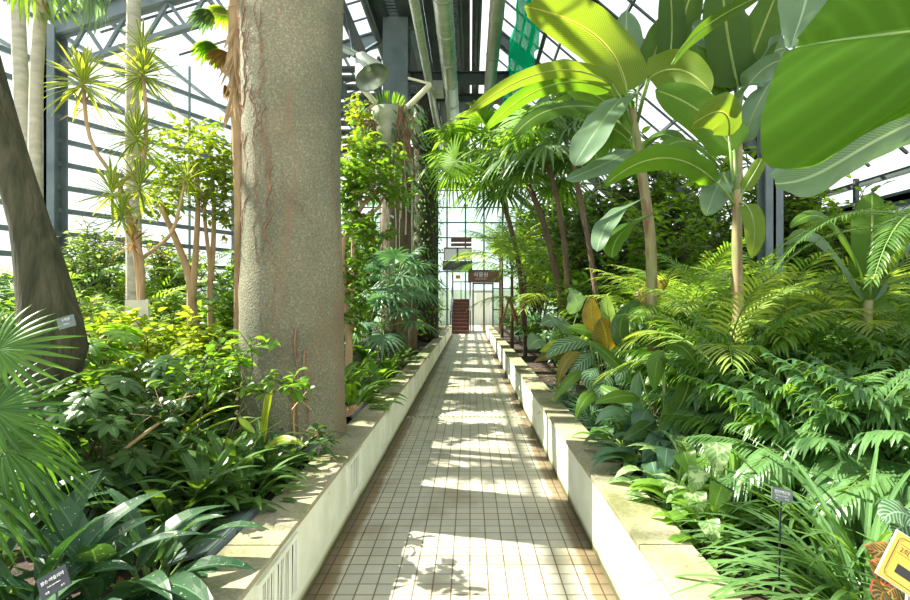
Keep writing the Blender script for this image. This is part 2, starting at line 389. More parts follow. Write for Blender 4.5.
def bez(p0, p1, p2, t): return p0*(1-t)**2 + p1*(2*t*(1-t)) + p2*t*t
def dbez(p0, p1, p2, t): return (p1-p0)*(2*(1-t)) + (p2-p1)*(2*t)

def blade(mb, p0, p1, p2, side, W, kind='lance', n=7, fold=.25, wave=0, cols=2, arch=0, rnd=R, back=0):
    """a leaf along a bent midrib; fold lifts the margins, arch bends them down, wave ripples them, back pushes basal lobes behind the stalk"""
    rows = []; vs = []
    ph = rnd.random()*6
    us = [i/cols for i in range(cols+1)]
    for i in range(n+1):
        t = i/n
        c = bez(p0,p1,p2,t); T = dbez(p0,p1,p2,t).normalized()
        S = side - T*side.dot(T)
        S = S.normalized() if S.length > 1e-5 else T.orthogonal().normalized()
        Nn = S.cross(T)
        w = W*.5*prof(kind, t)
        row = []
        for u in us:
            x = (u-.5)*2
            off = Nn*(w*(fold*abs(x) - arch*x*x)) 
            if wave: off += Nn*(wave*W*abs(x)**1.5*math.sin(ph+t*17+x*2))
            q = c + S*(x*w) + off
            if back: q -= T*(back*W*abs(x)*max(0,1-t*4))
            row.append(q)
        rows.append(row); vs.append(t)
    mb.grid(rows, us, vs)

def fan_mesh(nseg=26, rad=.5, span=5.2, W=.035, droop=.25, petiole=.5, up=.25, seed=1, split=.35):
    """palmate palm leaf. stalk along +X from origin, blade beyond it; gravity is -Z"""
    r = random.Random(seed); mb = MB(); st = MB()
    hub = V((petiole*math.cos(up), 0, petiole*math.sin(up)+.0))
    st.tube([V((0,0,0)), hub*.5+V((0,0,.03*petiole)), hub], [.011*rad*2,.009*rad*2,.007*rad*2], 5)
    ax = V((math.cos(up-.3),0,math.sin(up-.3))); ay = V((0,1,0)); az = ax.cross(ay)
    for k in range(nseg):
        a = -span/2 + span*k/(nseg-1)
        d = (ax*math.cos(a) + ay*math.sin(a)).normalized()
        l = rad*(.8+.2*math.cos(a*.5))*r.uniform(.92,1.05)
        side = az.cross(d).normalized()
        p1 = hub + d*l*.55 + az*.06*l
        p2 = hub + d*l*(1-.25*droop) + V((0,0,-droop*l*r.uniform(.7,1.3)))
        blade(mb, hub, p1, p2, side, W*2, 'lance', 7, .35, rnd=r)
    return mb.mesh('fan_blade'), st.mesh('leaf_stalk')

def frond_mesh(L=1.2, elev=1.0, n=22, ll=.32, lw=.03, droop=.35, ang=.9, bend=.9, vee=.3, seed=1, kind='lance', start=.25, thick=.008, ldroop=.3):
    """pinnate frond from the origin towards +X, rising at elev and arching over"""
    r = random.Random(seed); mb = MB(); st = MB()
    p0 = V((0,0,0)); d0 = V((math.cos(elev),0,math.sin(elev)))
    p1 = p0 + d0*L*.55
    e2 = elev-bend
    p2 = p1 + V((math.cos(e2),0,math.sin(e2)))*L*.5
    m = 12
    st.tube([bez(p0,p1,p2,i/m) for i in range(m+1)], [thick*(1-.8*i/m) for i in range(m+1)], 5)
    Y = V((0,1,0))
    for k in range(n):
        u = k/(n-1); t = start+(1-start)*u
        c = bez(p0,p1,p2,t); T = dbez(p0,p1,p2,t).normalized(); Nn = T.cross(Y)*-1
        Nn = Y.cross(T)*-1 if (Y.cross(T)).z < 0 else Y.cross(T)
        l = ll*(.55+.45*math.sin(PI*min(1,u*.85+.2)))*(1-.35*u*u)
        a = ang*(1-.45*u)
        for s in (-1,1):
            if r.random() < .03: continue
            d = (T*math.cos(a) + Y*s*math.sin(a) + Nn*vee).normalized()
            j = r.uniform(.9,1.08)
            side = d.cross(Nn).normalized()
            q1 = c + d*l*.5*j
            q2 = c + d*l*j*(1-.15*ldroop) + V((0,0,-ldroop*l*r.uniform(.6,1.4)))
            blade(mb, c, q1, q2, side, lw*(1-.3*u), kind, 4, .25, rnd=r)
    return mb.mesh('leaflets'), st.mesh('rachis')

def rosette_mesh(n=60, L=.4, W=.03, seed=1, top=True, droop=.5, h=.15):
    r = random.Random(seed); mb = MB()
    for k in range(n):
        a = k*2.399; u = k/n
        e = 1.45-u*2.1 + r.uniform(-.15,.15)
        d = V((math.cos(a)*math.cos(e), math.sin(a)*math.cos(e), math.sin(e)))
        l = L*r.uniform(.75,1.1)
        base = V((0,0,-h*u))
        side = d.cross(V((0,0,1))).normalized() if abs(d.z) < .98 else V((1,0,0))
        blade(mb, base, base+d*l*.55, base+d*l*(1-.2*droop)+V((0,0,-droop*l*.35*r.uniform(.5,1.5))), side, W, 'strap', 5, .3, rnd=r)
    return mb.mesh('leaf_crown')

def clump_mesh(n=40, L=.6, W=.03, spread=.08, e0=1.35, e1=.6, droop=.8, seed=1, kind='strap', fold=.3, seg=7, stalk=0, wave=0, cols=2):
    """tuft of blades out of the ground; long stalks first when stalk > 0"""
    r = random.Random(seed); mb = MB(); st = MB()
    for k in range(n):
        a = r.uniform(0, 2*PI); u = r.random()
        e = e0 + (e1-e0)*u + r.uniform(-.1,.1)
        l = L*r.uniform(.65,1.1)
        b = V((math.cos(a+.4)*spread*u, math.sin(a+.4)*spread*u, 0))
        d = V((math.cos(a)*math.cos(e), math.sin(a)*math.cos(e), math.sin(e)))
        hz = V((math.cos(a),math.sin(a),0))
        side = d.cross(V((0,0,1))).normalized()
        tw = r.uniform(-.35,.35); side = (side*math.cos(tw)+hz*math.sin(tw)).normalized()
        if stalk:
            s1 = b + d*l*stalk; st.tube([b, b+d*l*stalk*.5, s1], .004+.004*L, 4)
            b = s1
        p1 = b + d*l*.6*(1-stalk*.5)
        p2 = p1 + (hz*(.5) + V((0,0,-1))*droop*u**.5*.8 + d*.35).normalized()*l*.55*(1-stalk*.4)
        blade(mb, b, p1, p2, side, W*r.uniform(.8,1.15), kind, seg, fold, wave=wave, cols=cols, rnd=r)
    return mb.mesh('foliage'), (st.mesh('stalks') if stalk else None)

def shrub_mesh(rx=.5, rh=.8, n=500, L=.08, W=.04, seed=1, kind='lance', stems=7, whorl=4, dense=.5, sr=.008, z0=.1, droop=.25, outer=.55, top_heavy=0):
    """twiggy bush: leafy whorls along twigs that fill a rounded crown"""
    r = random.Random(seed); mb = MB(); st = MB()
    tips = []
    for k in range(stems):
        a = 2*PI*k/stems + r.uniform(-.4,.4); q = r.uniform(.35,1)
        tip = V((math.cos(a)*rx*q*.8, math.sin(a)*rx*q*.8, rh*r.uniform(.75,1)*(1-.25*q)))
        mid = V((tip.x*.3, tip.y*.3, tip.z*.55))
        base = V((r.uniform(-.04,.04), r.uniform(-.04,.04), 0))
        pts = [bez(base,mid,tip,i/6) for i in range(7)]
        st.tube(pts, [sr*(1-.75*i/6) for i in range(7)], 5)
        tips.append((base,mid,tip))
    k = 0
    while k < n:
        base,mid,tip = r.choice(tips)
        t = r.uniform(.25,1)
        c = bez(base,mid,tip,t)
        a = r.uniform(0,2*PI); e = r.uniform(-.5,1.1)
        d = V((math.cos(a)*math.cos(e), math.sin(a)*math.cos(e), math.sin(e)))
        tl = rx*outer*r.uniform(.2,1)
        end = c + d*tl
        if end.z < z0: continue
        st.tube([c, (c+end)/2+V((0,0,.02)), end], [sr*.35,sr*.28,sr*.2], 3, cap=False)
        m = max(2, int(whorl*r.uniform(.7,1.4)))
        for j in range(m):
            f = .35+.65*j/m
            q = c.lerp(end, f)
            a2 = a + (j*2.4); e2 = r.uniform(-.3,.6)
            ld = (V((math.cos(a2)*math.cos(e2), math.sin(a2)*math.cos(e2), math.sin(e2))) + d*.6).normalized()
            l = L*r.uniform(.7,1.15)
            side = ld.cross(V((r.uniform(-.5,.5), r.uniform(-.5,.5), 1))).normalized()
            blade(mb, q, q+ld*l*.55, q+ld*l+V((0,0,-droop*l)), side, W*l/L, kind, 4, .25, rnd=r)
            k += 1
    return mb.mesh('foliage'), st.mesh('stems')

def rosette_whorl(mb, c, up, n, L, W, r, kind='oval'):
    """umbrella of leaflets round a stalk tip"""
    a0 = r.random()*6
    X = up.orthogonal().normalized(); Y = up.cross(X)
    for k in range(n):
        a = a0+2*PI*k/n
        d = (X*math.cos(a)+Y*math.sin(a)+up*.1).normalized()
        side = up.cross(d)
        blade(mb, c+d*L*.15, c+d*L*.6, c+d*L-V((0,0,L*.3)), side, W, kind, 5, .15, rnd=r)

def umbrella_shrub(rx=.45, rh=.9, n=40, L=.13, W=.05, seed=1, k=8):
    r = random.Random(seed); mb = MB(); st = MB()
    st.tube([V((0,0,0)), V((.03,0,rh*.5)), V((0,.03,rh*.95))], [.014,.011,.006], 6)
    st.tube([V((0,0,rh*.2)), V((.1,.1,rh*.5)), V((.15,.14,rh*.8))], [.01,.008,.004], 6)
    for i in range(n):
        z = rh*r.uniform(.3,1); a = r.uniform(0,2*PI)
        q = rx*r.uniform(.4,1)*(1-.35*z/rh)
        b = V((0,0,z*.85)); c = V((math.cos(a)*q, math.sin(a)*q, z+.05))
        st.tube([b,(b+c)/2+V((0,0,.04)),c],[.004,.003,.002],4,cap=False)
        up = V((math.cos(a)*.5,math.sin(a)*.5,1)).normalized()
        rosette_whorl(mb, c, up, r.randint(k-1,k+1), L*r.uniform(.8,1.1), W, r)
    return mb.mesh('foliage'), st.mesh('stems')

cache = {}
def get(fn, **kw):
    key = (fn.__name__, tuple(sorted(kw.items())))
    if key not in cache: cache[key] = fn(**kw)
    return cache[key]
def with_mat(me, m):
    """mesh copy for this material (meshes of one shape and material are shared)"""
    key = (me.name, m.name)
    if key not in cache:
        c = me if not me.materials else me.copy()
        if c is not me: c.materials.clear()
        c.materials.append(m); cache[key] = c
        cache[(me.name,'used')] = 1
    return cache[key]
def mat_mesh(me, m):
    key = (id(me), m.name)
    if key not in cache:
        if me.materials:
            c = me.copy(); c.materials.clear(); me = c
        me.materials.append(m); cache[key] = me
    return cache[key]

def TR(loc=(0,0,0), rz=0, ry=0, rx=0, sc=1):
    return Matrix.Translation(loc) @ Matrix.Rotation(rz,4,'Z') @ Matrix.Rotation(ry,4,'Y') @ Matrix.Rotation(rx,4,'X') @ Matrix.Diagonal((sc,sc,sc,1))

def palm(name, label, cat, loc, kind, h_trunk=0.0, n=12, L=1.2, m='frond', stemm='stem_green', trunkm='bark_brown', tr=.05, lean=(0,0), seed=1, group=None,
         elevs=(1.35,1.0,.6,.2), rz0=0, spread=0, **kw):
    """pinnate or fan palm; every frond a part with its rachis below it"""
    t = thing(name, label, cat, loc, group=group)
    r = random.Random(seed)
    top = V((lean[0],lean[1],h_trunk))
    if h_trunk > .05:
        pts = [V((lean[0]*(i/8)**1.5, lean[1]*(i/8)**1.5, h_trunk*i/8-.05*(i==0))) for i in range(9)]
        me = MB().tube(pts, [tr*(1.15-.3*i/8) for i in range(9)], 12).mesh('trunk', True)
        obj('trunk', me, M[trunkm], t)
    for k in range(n):
        u = k/max(1,n-1)
        el = elevs[min(len(elevs)-1, int(u*len(elevs)))]
        a = rz0 + k*2.399 + r.uniform(-.2,.2)
        sc = r.uniform(.85,1.1)
        if kind == 'frond':
            a_, b_ = get(frond_mesh, L=L, elev=el, seed=k%3, **kw)
        else:
            a_, b_ = get(fan_mesh, rad=L, up=el, seed=k%3, **kw)
        off = V((math.cos(a)*spread*u, math.sin(a)*spread*u, 0))
        f = obj('frond', mat_mesh(a_, M[m]), None, t, TR(top+off, a, sc=sc))
        obj('rachis' if kind == 'frond' else 'leaf_stalk', mat_mesh(b_, M[stemm]), None, f)
    return t

def bush(name, label, cat, loc, m='mid', stemm='stem_dark', rz=0, sc=1, group=None, fn=shrub_mesh, **kw):
    t = thing(name, label, cat, loc, rz, group, sc)
    a_, b_ = get(fn, **kw)
    obj('foliage', mat_mesh(a_, M[m]), None, t)
    if b_ is not None: obj('stem', mat_mesh(b_, M[stemm]), None, t)
    return t
def tuft(name, label, cat, loc, m='strap', rz=0, sc=1, group=None, stemm='stem_green', **kw):
    return bush(name, label, cat, loc, m, stemm, rz, sc, group, clump_mesh, **kw)
def soil(px, d, dz=0): return V(((px-470)/F*d, d, SOIL+dz))

# ================================================================== THE PLACE
WL, WR = -0.83, 0.74          # faces of the two planter walls
CL, CR = -1.04, 0.95
Y0, Y1 = -1.5, 22.7
struct('ground', MB().box((-70,-40,-.3),(70,110,-.12)), mat('pale_gravel', [(.5,.5,.45),(.62,.62,.56)], .8, .9))
struct('floor', MB().box((WL,Y0,-.1),(WR,Y1,0)), M['tiles'])
struct('floor', MB().box((-2.4,Y1,-.1),(4,34,0)), M['tiles'])
struct('ground', MB().box((-9.6,Y0,-.12),(CL+.04,Y1,SOIL)).box((-9.6,Y1,-.12),(-2.4,27,SOIL)), M['soil'])
struct('ground', MB().box((CR-.04,Y0,-.12),(7.0,Y1,SOIL)).box((4,Y1,-.12),(7,27,SOIL)), M['soil'])
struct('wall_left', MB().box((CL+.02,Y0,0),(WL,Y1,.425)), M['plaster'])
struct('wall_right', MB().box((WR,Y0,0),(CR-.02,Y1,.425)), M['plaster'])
for nm, a, b in (('trim_1', CL-.01, WL+.012), ('trim_2', WR-.012, CR+.01)):
    mb = MB(); y = Y0+.1
    while y < Y1:
        mb.box((a+R.uniform(-.003,.003), y, .425), (b+R.uniform(-.003,.003), min(Y1+.02, y+1.18), .455+R.uniform(-.002,.002))); y += 1.186
    o = struct(nm, mb, M['cap'])
    bv = o.modifiers.new('edge', 'BEVEL'); bv.width = .004; bv.segments = 2

# drain channel across the path
t = thing('drain_channel', 'narrow metal drain channel with round holes crossing the tiled path', 'drain', (0,6.5,0))
obj('drain_cover', MB().box((WL+.01,-.045,.0),(WR-.01,.045,.006)), M['cement'], t)
mb = MB(); x = WL+.05
while x < WR-.05: mb.box((x,-.016,.0055),(x+.028,.016,.0075)); x += .055
obj('drain_hole_shade', mb, M['grille_dark'], t)  # raised dark bars whose colour stands in for shade in the holes

# ventilation grilles in the left planter wall
def grille(y, w, i, label):
    t = thing('vent_grille', label, 'vent', (WL, y, 0), group='wall vents of the planter')
    z0, z1, f = .12, .405, .022
    obj('shade_plate', MB().box((.0005,f,z0+f),(.003,w-f,z1-f)), M['grille_dark'], t)  # flat dark plate; shade inside the vent is put into its colour
    mb = MB()
    for a, b in (((0,0,z0),(.014,w,z0+f)), ((0,0,z1-f),(.014,w,z1)), ((0,0,z0+f),(.014,f,z1-f)), ((0,w-f,z0+f),(.014,w,z1-f))): mb.box(a,b)
    obj('frame', mb, M['plaster'], t)
    mb = MB(); r = random.Random(i); yy = f+.008
    while yy < w-f-.006:
        d = r.uniform(-.008,.008)
        mb.beam((.006,yy,z0+f), (.008,min(w-f-.003,max(f,yy+d)),z1-f), .0035, .005+.005*r.random()); yy += .0175
    obj('slats', mb, M['plaster'], t)
gl = ['nearest large slatted vent low in the white planter wall', 'second slatted vent in the planter wall, level with the huge trunk',
      'third slatted vent, just before the drain channel', 'small vent in the planter wall just past the drain channel',
      'distant vent in the planter wall beside the brown trunk', 'farther vent in the planter wall near its far end', 'farthest vent in the planter wall']
for i, y in enumerate((1.93, 3.36, 4.8, 7.25, 9.9, 13.2, 16.8)):
    grille(y, .45, i, gl[i])

# ---------------- greenhouse shell
def roofL(x): return 6.8+.3*(x+8.1)
def roofR(x): return 8.7-.85*(x-.6)
XR = 6.6
ys = [-1.1, 2.5, 6.1, 9.7, 13.3, 16.9, 20.5, 26.4]
wl = [(-9.5,-1.1), (-9.5,6.1), (-8.1,9.7), (-6.1,13.3), (-6.1,16.9), (-6.1,20.5), (-6.1,26.4)]
def wallx(y):
    for a, b in zip(wl, wl[1:]):
        if a[1] <= y <= b[1]: return a[0]+(b[0]-a[0])*(y-a[1])/(b[1]-a[1])
    return wl[0][0]
def ibeam(mb, a, c, w, h):
    """rolled section: web and two flanges"""
    a, c = V(a), V(c); d = c-a
    q = d.to_track_quat('Y','Z').to_matrix().to_4x4(); q.translation = a; l = d.length
    mb.box((-w*.08,0,-h/2),(w*.08,l,h/2), q); mb.box((-w/2,0,h/2-.03),(w/2,l,h/2), q); mb.box((-w/2,0,-h/2),(w/2,l,-h/2+.03), q)
for y in ys:
    mb = MB(); ibeam(mb, (wallx(y),y,roofL(wallx(y))), (-2.3,y,roofL(-2.3)), .22, .36)
    o = struct('roof_beam', mb, M['steel'])
    mb = MB(); ibeam(mb, (.6,y,roofR(.6)), (XR,y,roofR(XR)), .18, .3)
    struct('roof_beam', mb, M['steel_dark'])
    mb = MB(); ibeam(mb, (wallx(y),y,-.1), (wallx(y),y,roofL(wallx(y))), .34, .34)
    struct('steel_column', mb, M['steel'])
    mb = MB(); ibeam(mb, (XR,y,-.1), (XR,y,roofR(XR)), .26, .26)
    struct('steel_column', mb, M['steel'])
# second chord and struts under the near left frames (the lattice by the eave)
mb = MB(); mb.beam((-8.1,9.7,6.0), (-3.4,9.7,7.5), .1)
for k in range(6):
    x = -7.9+k*.8; z = 6.0+.32*(x+8.1)
    mb.beam((x,9.7,z), (x+.45,9.7,roofL(x+.45)-.15), .06); mb.beam((x+.8,9.7,z+.25), (x+.45,9.7,roofL(x+.45)-.15), .06)
struct('roof_beam', mb, M['steel'])
struct('roof_beam', MB().beam((-6.1,13.3,6.0),(-3.2,13.3,6.0),.14).beam((-4.6,13.3,5.9),(-4.6,13.3,7.6),.1), M['steel'])
# purlins and glazing bars: one lattice per roof slope
mb = MB(); x = -9.2
while x < -2.3:
    yy = max(-1.1, 9.7+(x+8.1)/(2/3.6) if -8.1 < x < -6.1 else (6.1+(x+9.5)/(1.4/3.6) if x <= -8.1 else -1.1))
    mb.beam((x,-1.1 if True else yy,roofL(x)+.14), (x,26.4,roofL(x)+.14), .05, .09); x += .95
struct('ceiling_purlins', mb, M['steel'])
mb = MB(); y = -1.1
while y < 26.4: mb.beam((wallx(y),y,roofL(wallx(y))+.2), (-2.2,y,roofL(-2.2)+.2), .03, .04); y += .72
struct('ceiling_glazing_bars', mb, M['steel_dark'])
mb = MB(); x = 1.3
while x < XR: mb.beam((x,-1.1,roofR(x)+.1), (x,26.4,roofR(x)+.1), .05, .08); x += .8
struct('ceiling_purlins', mb, M['steel_dark'])
mb = MB(); y = -1.1
while y < 26.4: mb.beam((.6,y,roofR(.6)+.14), (XR,y,roofR(XR)+.14), .035, .04); y += .72
struct('ceiling_glazing_bars', mb, M['steel_dark'])
def quad(name, pts, m, th=.006):
    a, b, c, d = [V(p) for p in pts]; n = (b-a).cross(d-a).normalized()*th
    mb = MB(); mb.v = [a,b,c,d,a+n,b+n,c+n,d+n]
    mb.f = [(3,2,1,0),(4,5,6,7),(0,1,5,4),(1,2,6,5),(2,3,7,6),(3,0,4,7)]; mb.uv = [(0,0)]*24
    return struct(name, mb, m)
mb = MB()
quad('ceiling_glass', [(-9.5,-1.1,roofL(-9.5)+.24), (-2.2,-1.1,roofL(-2.2)+.24), (-2.2,26.4,roofL(-2.2)+.24), (-9.5,26.4,roofL(-9.5)+.24)], M['glass'])
quad('ceiling_glass', [(.5,-1.1,roofR(.5)+.17), (XR,-1.1,roofR(XR)+.17), (XR,26.4,roofR(XR)+.17), (.5,26.4,roofR(.5)+.17)], M['glass'])
quad('ceiling_glass', [(-2.2,-1.1,9.3), (.5,-1.1,9.3), (.5,26.4,9.3), (-2.2,26.4,9.3)], M['glass'])
for (xa,ya),(xb,yb) in zip(wl, wl[1:]):
    quad('window_1', [(xa-.12,ya,.4),(xb-.12,yb,.4),(xb-.12,yb,roofL(xb)),(xa-.12,ya,roofL(xa))], M['glass'])
    mb = MB(); z = 1.0
    while z < roofL(xa)-.2:
        mb.beam((xa-.05,ya,z),(xb-.05,yb,z),.06,.1); z += .46
    n = 3
    for k in range(n):
        f = k/n; x, y = xa+(xb-xa)*f, ya+(yb-ya)*f
        mb.beam((x-.02,y,.3),(x-.02,y,roofL(x)),.04)
    struct('window_1_frame', mb, M['steel'])
    struct('wall_left', MB().beam((xa-.05,ya,.2),(xb-.05,yb,.2),.15,.8), M['cement'])
quad('window_2', [(XR+.1,26.4,3.2),(XR+.1,-1.1,3.2),(XR+.1,-1.1,roofR(XR)+.1),(XR+.1,26.4,roofR(XR)+.1)], M['glass'])
struct('wall_right', MB().box((XR,-1.1,-.1),(XR+.12,26.4,3.2)), mat('blue_grey_panel', [(.08,.11,.12),(.13,.17,.18)], 2, .6))
mb = MB()
for z in (2.3,2.7,3.1,3.5): mb.beam((XR+.03,-1.1,z),(XR+.03,26.4,z),.06,.1)
y = -1.1
while y < 26.4: mb.box((XR-.05,y,-.1),(XR+.02,y+.06,roofR(XR))); y += 1.2
struct('window_2_frame', mb, M['steel_dark'])

# lantern over the path: walkway boards, gratings, gutters
mb = MB()
for a, b in ((-2.25,-1.95),(-1.72,-1.2),(-1.08,-.72),(-.28,.0),(.05,.14)): mb.box((a,1.5,8.35),(b,26.3,8.43))
struct('ceiling_walkway', mb, M['steel_dark'])
mb = MB(); y = 4.0
while y < 26: mb.box((-.7,y,8.33),(-.3,y+.06,8.4)); mb.box((-1.95,y,8.36),(-1.72,y+.05,8.42)); y += .13
struct('ceiling_grating', mb, M['steel_dark'])
mb = MB()
for x in (-2.3,-1.15,-.24,.2,.6): ibeam(mb, (x,-1.1,8.2),(x,26.3,8.2),.14,.26)
struct('roof_beam', mb, M['steel_dark'])
for y, z in ((12.5,7.1),(5.2,8.0),(19,7.1),(24,7.1),(16,8.0),(9,8.1)):
    mb = MB(); ibeam(mb, (-2.4,y,z),(3.0 if z < 8 else 1.0,y,z),.2,.27)
    struct('roof_beam', mb, M['steel_dark'])
mb = MB()
for i in range(11): mb.beam((-2.4+.1*(i%2),2.5+i*2.1,6.9),(-2.3,2.5+(i+1)*2.1,8.3),.07)
mb.beam((-2.4,1,6.9),(-2.4,26,6.9),.1)
struct('roof_beam', mb, M['steel'])
# big steel column in the left bed, with its stiffeners and neighbours
mb = MB(); c = P(397,302,12.2)
ibeam(mb, (c.x,12.2,SOIL-.1),(c.x,12.2,8.3),.6,.5)
mb.box((c.x-.3,11.92,SOIL-.1),(c.x+.3,11.96,8.3))
for z in (P(0,47,12.2).z, P(0,62,12.2).z, 3.2): mb.box((c.x-.3,11.95,z),(c.x+.3,12.45,z+.03))
struct('steel_column', mb, M['steel'])
mb = MB(); c = P(425,302,17); ibeam(mb, (c.x,17,SOIL-.1),(c.x,17,8.3),.42,.4); struct('steel_column', mb, M['steel'])
mb = MB(); c = P(770,302,6.4); ibeam(mb, (c.x,6.4,SOIL-.1),(c.x,6.4,5.6),.22,.2); struct('steel_column', mb, M['steel'])
# louvred bank and braces beside the column
t = thing('louvre_bank', 'bank of dark green horizontal louvres beside the grey steel column', 'louvre', (-2.35,10.6,4.7))
mb = MB()
for k in range(10): mb.box((-.75,-.1,k*.19),(.42,.12,k*.19+.05))
obj('slats', mb, M['steel_dark'], t)
obj('frame', MB().box((-.8,-.12,-.05),(-.74,.14,1.95)).box((.4,-.12,-.05),(.46,.14,1.95)), M['steel_dark'], t)
struct('roof_beam', MB().beam(P(335,-10,9.5),P(362,55,9.5),.16,.2).beam(P(340,80,9.8),P(357,128,9.8),.1), M['steel_dark'])
struct('roof_beam', MB().beam(P(411,20,12.4),P(424,80,14.5),.16), M['steel'])

# ducts
def duct(name, label, cat, x, z, r, ya, yb, m, ring=1.2):
    t = thing(name, label, cat, (x,ya,z))
    obj('pipe', MB().tube([V((0,0,0)),V((0,(yb-ya)/2,0)),V((0,yb-ya,0))], r, 20).mesh('pipe', True), m, t)
    y = .4
    while y < yb-ya: obj('flange', MB().tube([V((0,y,0)),V((0,y+.05,0))], r*1.06, 20).mesh('flange'), m, t); y += ring
    mb = MB(); y = 1.0
    while y < yb-ya: mb.box((-.015,y,0),(.015,y+.03,8.2-z)); y += 3
    obj('hanger', mb, M['steel_dark'], t)
    return t
d = duct('ventilation_duct', 'wide galvanised duct hanging over the path beside the steel column', 'duct', -.45, 6.5, .165, 5.5, 16.9, M['duct'], 1.1)
obj('junction_box', MB().box((-.42,6.0,-.12),(-.17,6.5,.1)), M['duct'], d)
obj('junction_box', MB().box((-.42,9.6,-.12),(-.17,10.1,.1)), M['duct'], d)
duct('service_pipe', 'thinner grey pipe running alongside the wide overhead duct', 'pipe', -.93, 6.5, .085, 5.5, 18, M['duct'], 2.3)
duct('ventilation_duct', 'shorter brownish duct beside the green net under the roof', 'duct', .46, 6.5, .13, 5.5, 13.5, mat('weathered_duct', [(.3,.3,.25),(.42,.4,.33)], 3, .5, metal=.4), 1.4)
# green shade net
mb = MB(); rows = []
for i in range(15):
    y = 7.0+i*.55; rows.append([V((1.0+.05*math.sin(i*1.7+j*.8)+(.0 if j else .06), y, [8.12,7.6,6.9,6.2,5.6,5.05+.25*math.sin(i*1.1)][j])) for j in range(6)])
mb.grid(rows, [j/5 for j in range(6)], [i/14 for i in range(15)])
o = obj('shade_net', mb.mesh('shade_net', True), M['net']); tag(o, 'bright green shade net hanging under the glass roof', 'net')
o.modifiers.new('thick','SOLIDIFY').thickness = .004
struct('roof_beam', MB().box((1.3,6,7.2),(1.38,17,7.3)).box((1.3,6,6.2),(1.36,17,6.28)), M['steel_dark'])

# ---------------- far end wall
YE = 26.4
mb = MB()
for k in range(14):
    x = -6.1+k*12.7/13; top = roofL(x) if x < -2.3 else (8.6 if x < .6 else roofR(x))
    mb.box((x-.04,YE,-.1),(x+.04,YE+.08,top))
for z in (1.1,2.2,3.1,4.1,4.9,5.7,6.5,7.4,8.2): mb.box((-6.1,YE+.01,z-.03),(-1.1 if z < 3 else (6.5 if z < 3.7 else 2.6 if z < 6.6 else .7),YE+.07,z+.03))
for z in (1.1,2.2): mb.box((1.2,YE+.01,z-.03),(6.5,YE+.07,z+.03))
struct('window_3_frame', mb, M['steel_dark'])
quad('window_3', [(-6.1,YE+.09,.0),(-1.1,YE+.09,.0),(-1.1,YE+.09,7.0),(-6.1,YE+.09,6.8)], M['glass_green'])
quad('window_4', [(-1.1,YE+.09,3.1),(6.6,YE+.09,3.1),(2.4,YE+.09,7.1),(-1.1,YE+.09,8.3)], M['glass_green'])
quad('window_5', [(1.2,YE+.09,0),(6.6,YE+.09,0),(6.6,YE+.09,3.1),(1.2,YE+.09,3.1)], M['glass_green'])
struct('wall_back', MB().box((-8,33,-.1),(8,33.1,2.3)), mat('pale_cream_wall', [(.62,.66,.55),(.75,.78,.68)], 1.5, .8, stretch=(6,1,.5)))
# staircase up to the landing
t = thing('staircase', 'dark red-brown steps rising to the landing at the end of the path', 'stairs', (-.45,23.6,0))
for k in range(10):
    obj('step', MB().box((-.42,k*.26,0),(.42,k*.26+.27,.165*(k+1))), M['stair_red'], t)
obj('nosing', (lambda mb: [mb.box((-.43,k*.26-.012,.165*(k+1)-.03),(.43,k*.26+.02,.165*(k+1)+.004)) for k in range(10)] and mb)(MB()), mat('worn_nosing', [(.2,.09,.06),(.3,.15,.1)], 6, .5), t)
for s in (-1,1):
    obj('railing', MB().box((s*.47-.03,-.05,0),(s*.47+.03,.03,1.1)).beam((s*.47,0,1.05),(s*.47,2.6,2.7),.05).beam((s*.47,0,.1),(s*.47,2.6,1.7),.05,.2).box((s*.47-.03,2.5,0),(s*.47+.03,2.6,3.4)), M['steel'], t)
# landing, balcony and glazed screens
yL = 26.0
struct('slab_landing', MB().box((-1.4,yL-.5,3.15),(.12,YE,3.6)), M['steel_dark'])
t = thing('balcony', 'upper balcony with frosted lower panels and a red-brown rail band', 'balcony', (-.62,yL-.5,3.6))
obj('panel', MB().box((-.68,0,.04),(-.06,.02,.62)), M['white_plastic'], t); obj('panel', MB().box((.02,0,.04),(.66,.02,.62)), M['white_plastic'], t)
obj('frame', MB().box((-.72,-.02,0),(-.68,.04,.68)).box((-.06,-.02,0),(.02,.04,.68)).box((.66,-.02,0),(.71,.04,.68)).box((-.72,-.02,.62),(.71,.04,.68)), M['steel_dark'], t)
obj('rail_band', MB().box((-.35,0,.74),(.7,.03,.9)).box((-.35,0,.96),(.7,.03,1.15)), M['stair_red'], t)
t = thing('glazed_screen', 'pale glazed screen with thin dark frame at the head of the steps', 'screen', (-.45,26.2,1.65))
obj('glass', MB().box((-.44,0,0),(.44,.01,1.5)), M['glass_green'], t)
obj('frame', MB().box((-.46,-.02,0),(-.42,.03,1.55)).box((-.04,-.02,0),(0,.03,.9)).box((.42,-.02,0),(.46,.03,1.55)).box((-.46,-.02,.88),(.46,.03,.93)), M['steel_dark'], t)
t2 = tag(obj('notice', MB().box((-.75,26.14,2.72),(-.5,26.16,2.9)), mat('orange_notice', [(.8,.4,.04)], 1, .5)), 'small orange notice on the glazed screen above the steps', 'notice')
t = thing('sign_board', 'wide brown sign board with white lettering above the doorway', 'sign', (.68,25.7,2.5))
obj('board', MB().box((-.78,0,0),(.82,.06,.66)), M['sign_brown'], t)
